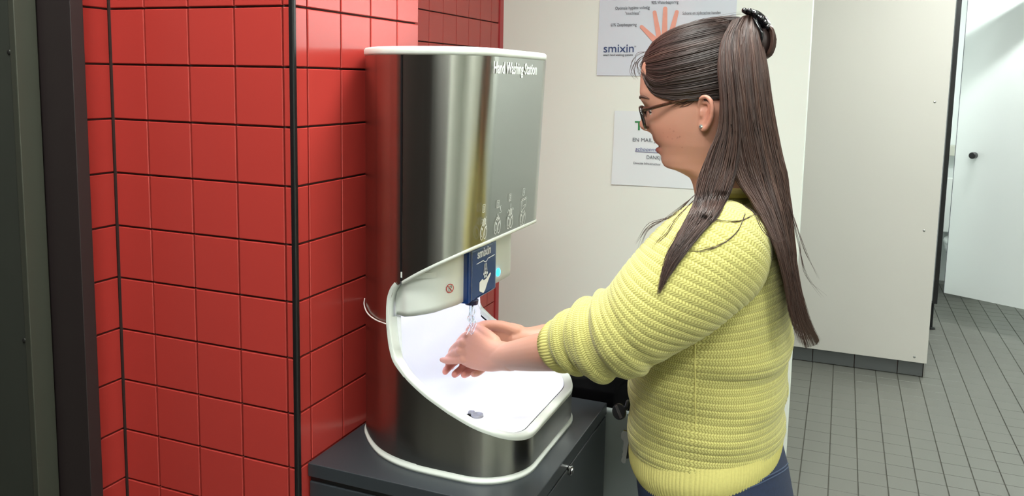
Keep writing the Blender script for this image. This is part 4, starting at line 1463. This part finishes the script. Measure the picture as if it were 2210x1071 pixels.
# ------------------------------------------------------------------ hair
def hair_tubes(paths, radii, cols):
    """paths: S x K x 3 -> one mesh of three-sided strands with a colour per strand"""
    P = np.asarray(paths); S_, K, _ = P.shape
    T = np.gradient(P, axis=1); T /= np.linalg.norm(T, axis=2)[..., None] + 1e-12
    ref = np.array([.31, .77, .55])
    N = np.cross(T, ref); N /= np.linalg.norm(N, axis=2)[..., None] + 1e-12
    B = np.cross(T, N)
    prof_ = np.minimum(1, np.minimum(np.arange(K) / 1.5 + .5, (K - 1 - np.arange(K)) / (K * .3) + .12))
    R = radii[:, None] * prof_[None]
    ang = np.array([0, 2 * pi / 3, 4 * pi / 3])
    W = P[:, :, None, :] + R[..., None, None] * (np.cos(ang)[None, None, :, None] * N[:, :, None] + np.sin(ang)[None, None, :, None] * B[:, :, None])
    v = W.reshape(-1, 3)
    k = np.arange(K - 1)[:, None]; c = np.arange(3)[None]
    one = np.stack([k * 3 + c, k * 3 + (c + 1) % 3, (k + 1) * 3 + (c + 1) % 3, (k + 1) * 3 + c], -1).reshape(-1, 4)
    f = (one[None] + (np.arange(S_) * K * 3)[:, None, None]).reshape(-1, 4)
    col = np.repeat(cols, K * 3, 0)
    return v, f, col

class HairMesh:
    def __init__(s): s.v = []; s.f = []; s.c = []; s.n = 0
    def add(s, v, f, c):
        s.v.append(np.asarray(v)); s.f.append(np.asarray(f) + s.n); s.c.append(np.asarray(c)); s.n += len(v)
    def build(s, name, parent):
        v = np.vstack(s.v); f = np.vstack(s.f); c = np.vstack(s.c)
        me = bpy.data.meshes.new(name)
        me.vertices.add(len(v)); me.vertices.foreach_set('co', v.ravel())
        me.loops.add(f.size); me.loops.foreach_set('vertex_index', f.ravel().astype(np.int32))
        me.polygons.add(len(f))
        me.polygons.foreach_set('loop_start', np.arange(0, f.size, 4, dtype=np.int32))
        me.update(calc_edges=True)
        me.validate()
        me.shade_smooth()
        a = me.color_attributes.new('tint', 'FLOAT_COLOR', 'POINT')
        a.data.foreach_set('color', np.column_stack([c, np.ones(len(c))]).ravel())
        me.materials.append(M['hair'])
        return link(bpy.data.objects.new(name, me), parent)

dark = np.array(lin((44, 31, 28))); mid = np.array(lin((74, 52, 44))); lite = np.array(lin((112, 80, 62)))
def hair_cols(n, w, s=None):
    m_ = w if s is None else w + .22 * np.sin(np.asarray(s) * 23) + .15 * np.sin(np.asarray(s) * 61 + 1) + .55 * np.clip((np.asarray(s) - .84) / .16, 0, 1) * (w > .7)  # rear edge of the back fall lightened: backlight painted into the strands
    t = np.clip(rng.normal(m_, .15, n), 0, 1.8)[:, None]
    return np.where(t < 1, dark * (1 - t) + mid * t, mid * (2 - t) + lite * (t - 1))

# skull ellipsoid that carries the combed-back hair
E0 = V(1512, 168, Y0); 
EA = np.array([(V(1638, 168, Y0)[0] - V(1386, 168, Y0)[0]) / 2, .0815, V(1512, 42, Y0)[2] - E0[2]])
def lift(px, py, off=0.0, side=-1):
    """pixel -> point on the hair ellipsoid (near side), grown by off"""
    P = V(px, py, Y0)
    A_ = EA + off
    for _ in range(4):
        k = 1 - ((P[0] - E0[0]) / A_[0]) ** 2 - ((P[2] - E0[2]) / A_[2]) ** 2
        y = A_[1] * math.sqrt(max(k, 0))
        P = V(px, py, Y0 - y)
    if side > 0:
        P = P.copy(); P[1] = 2 * Y0 - P[1]
    return P

def family(guides, s, t):
    """interpolate pixel guides (each K x 2) at s in 0..1"""
    g = np.asarray(guides, float)
    x = s * (len(g) - 1); i = min(int(x), len(g) - 2); fr = x - i
    return g[i] * (1 - fr) + g[i + 1] * fr

comb = [
    [(1408, 92), (1440, 68), (1490, 49), (1540, 40), (1585, 36), (1628, 46)],
    [(1394, 112), (1430, 90), (1485, 72), (1540, 60), (1590, 52), (1632, 55)],
    [(1386, 132), (1425, 116), (1485, 100), (1540, 86), (1592, 72), (1636, 66)],
    [(1384, 146), (1415, 148), (1475, 136), (1535, 120), (1592, 100), (1640, 84)],
    [(1386, 156), (1406, 178), (1460, 172), (1530, 158), (1592, 140), (1640, 118)],
    [(1388, 166), (1404, 194), (1450, 202), (1520, 194), (1585, 180), (1640, 160)],
    [(1392, 178), (1408, 201), (1446, 215), (1500, 217), (1560, 212), (1630, 200)],
]
hm_ = HairMesh()
# scalp layer under the strands
def sheet_mesh(grid, col):
    g = np.asarray(grid); a_, b_, _ = g.shape
    f = grid_faces(a_, b_, False)
    hm_.add(g.reshape(-1, 3), f, np.tile(col, (a_ * b_, 1)))
def dense(g2, K):
    q = smooth_path(np.column_stack([g2, np.zeros(len(g2))]), K)
    return q[:, :2]
for side in (-1, 1):
    grid = []
    for s in np.linspace(0, 1, 40):
        pts = dense(family(comb, s, 0), 40)
        grid.append([lift(x, y, -.0015, side) for x, y in pts])
    sheet_mesh(grid, dark)
    n = 2300 if side < 0 else 700
    paths = []; ss_ = []
    for k in range(n):
        s = rng.uniform(0, 1)
        ss_.append(s)
        s2 = np.clip(s + rng.normal(0, .02), 0, 1)
        g = family(comb, s, 0) * np.linspace(1, 0, 6)[:, None] + family(comb, s2, 0) * np.linspace(0, 1, 6)[:, None]
        pts = dense(g, 22)
        o0 = rng.uniform(0, .0045) + .0008 * math.sin(s * 40)
        st0 = rng.integers(0, 4) if rng.random() < .3 else 0
        P = np.array([lift(x, y, o0 * (1 - .3 * abs(2 * i / 21 - 1)), side) for i, (x, y) in enumerate(pts)])
        P += rng.normal(0, .0003, (1, 3))
        paths.append(P)
    hm_.add(*hair_tubes(paths, rng.uniform(.0004, .0008, n), hair_cols(n, .12, ss_)))
# far-side and back scalp: closed dark ellipsoid cap behind the strands
v, f = ellipsoid((E0[0] + .012, Y0, E0[2] + .004), (EA[0] * .9, EA[1] * .95, EA[2] * .93), 40, 24)
keep = [q for q in f if len(q) == 4 and min(v[i][0] for i in q) > V(1545, 200, Y0)[0] ]
hm_.add(v, np.array(keep), np.tile(dark, (len(v), 1)))

# falling hair : pixel guides with a depth (Y) at every station
bv_all = [BVHTree.FromPolygons([tuple(q.co) for q in ob.data.vertices], [tuple(p.vertices) for p in ob.data.polygons]) for ob in [sw_o] + [c for c in sw_o.children if c.name.startswith('sleeve')]] + [bvh_body]
def drape(px, py, Y, off):
    P = V(px, py, Y)
    d = Vector(P - CAM); L = d.length; d.normalize()
    for b in bv_all:
        h = b.ray_cast(Vector(CAM), d, L + off)
        if h[0] is not None and h[3] < L + off:
            L = h[3] - off
    return CAM + np.array(d) * L

fallB = [  # towards the back
    [(1596, 40, .236), (1566, 78, .205), (1560, 135, .172), (1566, 210, .158), (1570, 300, .150), (1585, 380, .140), (1625, 440, .128), (1668, 520, .110), (1692, 600, .115), (1706, 680, .125), (1722, 735, .13)],
    [(1606, 35, .238), (1586, 70, .210), (1584, 130, .175), (1594, 210, .160), (1604, 300, .155), (1622, 380, .150), (1655, 450, .135), (1684, 530, .125), (1702, 610, .13), (1718, 680, .14), (1738, 752, .14)],
    [(1616, 33, .242), (1610, 66, .215), (1614, 130, .185), (1622, 210, .172), (1636, 300, .168), (1654, 380, .165), (1676, 450, .155), (1698, 530, .15), (1714, 610, .155), (1732, 690, .165), (1762, 745, .17)],
    [(1628, 38, .246), (1632, 70, .225), (1639, 130, .200), (1648, 210, .190), (1662, 300, .190), (1680, 380, .190), (1696, 450, .190), (1708, 530, .19), (1722, 610, .19), (1738, 680, .195), (1768, 735, .20)],
    [(1638, 50, .250), (1645, 85, .24), (1654, 135, .230), (1664, 210, .225), (1680, 300, .225), (1697, 380, .225), (1707, 450, .225), (1714, 530, .225), (1722, 600, .225), (1736, 660, .225), (1756, 715, .225)],
]
fallA = [  # forward over the near shoulder
    [(1580, 46, .232), (1556, 92, .195), (1551, 150, .168), (1556, 215, .156), (1553, 270, .150), (1530, 330, .140), (1508, 390, .125), (1498, 440, .105), (1474, 490, .075), (1442, 550, .05), (1420, 625, .035)],
    [(1586, 43, .233), (1562, 86, .197), (1559, 150, .165), (1564, 215, .154), (1563, 280, .148), (1546, 345, .138), (1528, 405, .120), (1514, 450, .095), (1482, 500, .060), (1444, 560, .040), (1420, 632, .030)],
    [(1592, 41, .234), (1571, 82, .198), (1571, 150, .164), (1576, 215, .154), (1578, 290, .148), (1568, 360, .138), (1552, 415, .120), (1534, 460, .090), (1494, 510, .055), (1452, 565, .035), (1422, 636, .025)],
    [(1598, 39, .235), (1581, 78, .200), (1583, 150, .164), (1590, 215, .156), (1596, 290, .150), (1590, 360, .142), (1574, 415, .125), (1550, 462, .095), (1505, 512, .058), (1460, 572, .036), (1426, 625, .025)],
]
def fall(guides, n, w, K=34, sheet=True, spread=1.0, short=.36, thick=.012):
    G = np.asarray(guides, float)
    if sheet:
        grid = []
        for s in np.linspace(0, 1, 24):
            g = smooth_path(family(G, s, 0)[:, [0, 1, 2]] * [1, 1, 700], 44)
            g = g[:38] / [1, 1, 700]
            grid.append([drape(x, y, yy + .006, .0012) for x, y, yy in g])
        sheet_mesh(grid, dark)
    paths = []; ss_ = []
    for k in range(n):
        s = rng.uniform(0, 1)
        ss_.append(s)
        e = np.clip(s + rng.normal(0, .10 * spread), -.02, 1.02)
        kk = G.shape[1]
        wv = np.linspace(0, 1, kk)[:, None]
        g = family(G, s, 0) * (1 - wv) + family(G, np.clip(e, 0, 1), 0) * wv
        jit = rng.normal(0, 1, (kk, 2)) * np.linspace(.8, 3.2 * spread, kk)[:, None]
        g[:, :2] += jit * .7
        q = smooth_path(g * [1, 1, 700], K + 8) / [1, 1, 700]
        end = K + 8 - int(rng.uniform(0, short) * (K + 8))
        q = q[np.round(np.linspace(0, end - 1, K)).astype(int)] if end < K + 8 else q[np.round(np.linspace(0, K + 7, K)).astype(int)]
        o_ = rng.uniform(.0, thick) * (.4 + .6 * abs(math.sin(s * 17)))
        paths.append([drape(x, y, yy - o_, .0016 + o_ * .45) for x, y, yy in q])
    hm_.add(*hair_tubes(paths, rng.uniform(.00035, .0008, n), hair_cols(n, w, ss_)))
fall(fallB, 2700, .75)
fall(fallA, 1500, .6)
# hair on the far side of the head
far = [[(x, y, 2 * Y0 - yy) for x, y, yy in g] for g in fallB[1:]]
P = []
for k in range(260):
    s = rng.uniform(0, 1)
    g = smooth_path(family(np.asarray(far, float), s, 0) * [1, 1, 700], 24) / [1, 1, 700]
    P.append([V(x + rng.normal(0, .5), y, yy) for x, y, yy in g])
hm_.add(*hair_tubes(P, rng.uniform(.0008, .0013, len(P)), hair_cols(len(P), .6)))
# loose strands
loose = [
    [(1392, 118, .23), (1378, 128, .225), (1369, 145, .222), (1370, 160, .222), (1376, 171, .222)],
    [(1390, 122, .22), (1376, 138, .215), (1380, 156, .213), (1388, 172, .212)],
    [(1394, 112, .235), (1376, 118, .23), (1366, 136, .23), (1364, 160, .23), (1373, 172, .23)],
    [(1392, 125, .215), (1383, 140, .21), (1388, 160, .206), (1396, 176, .203)],
    [(1430, 80, .22), (1500, 46, .235), (1570, 32, .24), (1625, 26, .245)],
    [(1660, 300, .21), (1690, 400, .2), (1716, 480, .19), (1740, 545, .18), (1768, 600, .18)],
    [(1668, 330, .22), (1700, 430, .2), (1722, 520, .2), (1744, 600, .19), (1775, 640, .19)],
    [(1500, 460, .10), (1540, 474, .085), (1600, 474, .078), (1640, 462, .085), (1676, 480, .10)],
    [(1600, 440, .10), (1625, 458, .085), (1650, 500, .078), (1675, 522, .085), (1700, 512, .10)],
    [(1608, 460, .09), (1590, 500, .074), (1555, 530, .06), (1515, 540, .05), (1470, 540, .04)],
    [(1500, 420, .12), (1450, 465, .09), (1400, 490, .07), (1372, 525, .06)],
    [(1496, 425, .12), (1440, 470, .09), (1395, 500, .07), (1380, 540, .06)],
    [(1500, 430, .11), (1460, 470, .08), (1430, 510, .05), (1405, 530, .045)],
    [(1510, 215, .172), (1480, 222, .180), (1460, 226, .184), (1450, 232, .187)],
    [(1505, 214, .173), (1478, 227, .180), (1465, 232, .183)],
]
P = []
for g in loose:
    for r in range(5 if g[0][1] > 400 else 4):
        q = np.array(g, float); q[:, :2] += rng.normal(0, 1, q[:, :2].shape) * np.linspace(.5, 3.2, len(q))[:, None]
        q = smooth_path(q * [1, 1, 700], 24) / [1, 1, 700]
        P.append([drape(x, y, yy, .001) for x, y, yy in q])
hm_.add(*hair_tubes(P, rng.uniform(.00022, .00045, len(P)), hair_cols(len(P), .6)))
# bun held by the clip
bc = V(1650, 92, Y0)
P = []
for k in range(320):
    a0 = rng.uniform(0, 2 * pi)
    rr_ = rng.uniform(.75, 1.0)
    pts = []
    for t in np.linspace(-1.2, 1.5, 14):
        pts.append(bc + np.array([.0155 * rr_ * math.cos(t), .030 * rr_ * math.sin(a0) * math.cos(t * .6), -.028 * rr_ * math.sin(t) + .002]) + rng.normal(0, .0003, 3))
    P.append(pts)
hm_.add(*hair_tubes(P, rng.uniform(.0007, .0011, len(P)), hair_cols(len(P), .8)))
v, f = ellipsoid(bc, (.0145, .028, .027), 20, 14)
hm_.add(v, np.array([q for q in f if len(q) == 4]), np.tile(dark, (len(v), 1)))
hair = hm_.build('hair', who)
hair['label'] = 'long dark brown hair half tied up'

# ---- claw clip
cm = MB()
def CP(px, py, Y=Y0):
    return V(px, py, Y)
for y_off in (-.022, -.008, .008, .022):
    pass
spine = [CP(1612, 27), CP(1628, 30), CP(1644, 42), CP(1654, 55), CP(1658, 63)]
for dy in (-.016, 0, .016):
    cm.add(tube([(p[0], Y0 + dy, p[2]) for p in spine], [.004, .006, .0075, .0065, .004], 10, 24))
for px, py in ((1610, 25), (1621, 26), (1634, 32), (1646, 42), (1655, 51), (1660, 60)):
    for dy in (-.022, -.007, .008, .023):
        p = CP(px, py)
        cm.add(ellipsoid((p[0], Y0 + dy, p[2]), (.0046, .0055, .0046), 10, 8))
for dy in (-.024, -.012, 0, .012, .024):
    p0, p1, p2, p3 = CP(1630, 42), CP(1640, 58), CP(1648, 76), CP(1646, 94)
    cm.add(tube([(p[0], Y0 + dy * k, p[2]) for p, k in ((p0, .8), (p1, 1.1), (p2, 1.25), (p3, 1.1))], [.0035, .003, .0026, .0014], 8, 20))
cm.build('hair_clip', 'clip', who, True)

# ------------------------------------------------------------------ keys hanging at the waistband
YK = .195
kr = empty('key_holder', tuple(V(1345, 890, YK)), 'black key reel with dangling keys clipped to the waist of the jeans', 'keys')
c = V(1340, 888, YK)
nrm = np.array([-.35, -.9, .15]); nrm /= np.linalg.norm(nrm)
v, f = tube([c - nrm * -.007, c + nrm * .003, c + nrm * .0055], [.0135, .0135, .011], 26, round_end=False)
v = np.asarray(v)
obj('reel', v, f, 'blackplastic', kr, False)
ux_ = np.cross(nrm, [0, 0, 1.]); ux_ /= np.linalg.norm(ux_)
uz_ = np.cross(ux_, nrm)
mk = Matrix(((ux_[0], uz_[0], nrm[0], c[0]), (ux_[1], uz_[1], nrm[1], c[1]), (ux_[2], uz_[2], nrm[2], c[2]), (0, 0, 0, 1)))
bm = box_bm(-.0035, .0035, -.0115, .0115, .0055, .0072, .0008, 2)
bm.transform(mk @ Matrix.Rotation(math.radians(-38), 4, 'Z'))
from_bm('clip_plate', bm, 'silver', kr)
w0 = V(1356, 868, YK + .004)
v, f = tube([w0, V(1352, 880, YK), c + np.array([.004, .004, .004])], [.0042, .004, .003], 10, 20)
obj('strap', v, f, 'blackplastic', kr, True)
v, f = tube([V(1355, 895, YK), V(1358, 912, YK), V(1356, 928, YK)], [.0009] * 3, 6, 12)
obj('cord', v, f, 'silver', kr, True)
for k, (x0, y0, x1, y1, m_) in enumerate(((1355, 932, 1345, 1000, 'silver'), (1356, 930, 1352, 990, 'blackplastic'))):
    a, b = V(x0, y0, YK + .004 * k), V(x1, y1, YK + .004 * k)
    dd = (b - a); L = np.linalg.norm(dd); dd /= L
    side = np.cross(dd, [0, 1., 0]); side /= np.linalg.norm(side)
    th = np.cross(dd, side)
    outl = [(-.0, 0), (.008, .0), (.011, .006), (.010, .014), (.0045, .019), (.004, .024), (.004, L * .97), (0, L), (-.004, L * .95), (-.004, L * .85), (-.0025, L * .8), (-.004, L * .73), (-.0028, L * .66), (-.004, L * .58), (-.004, .024), (-.0045, .019), (-.010, .014), (-.011, .006), (-.008, 0)]
    v = [tuple(a + dd * t + side * s_ + th * h) for h in (-.001, .001) for s_, t in outl]
    n = len(outl)
    f = [tuple(range(n))[::-1], tuple(range(n, 2 * n))] + [(i, (i + 1) % n, n + (i + 1) % n, n + i) for i in range(n)]
    obj('key', v, f, m_, kr)
for o in (cam,):
    pass
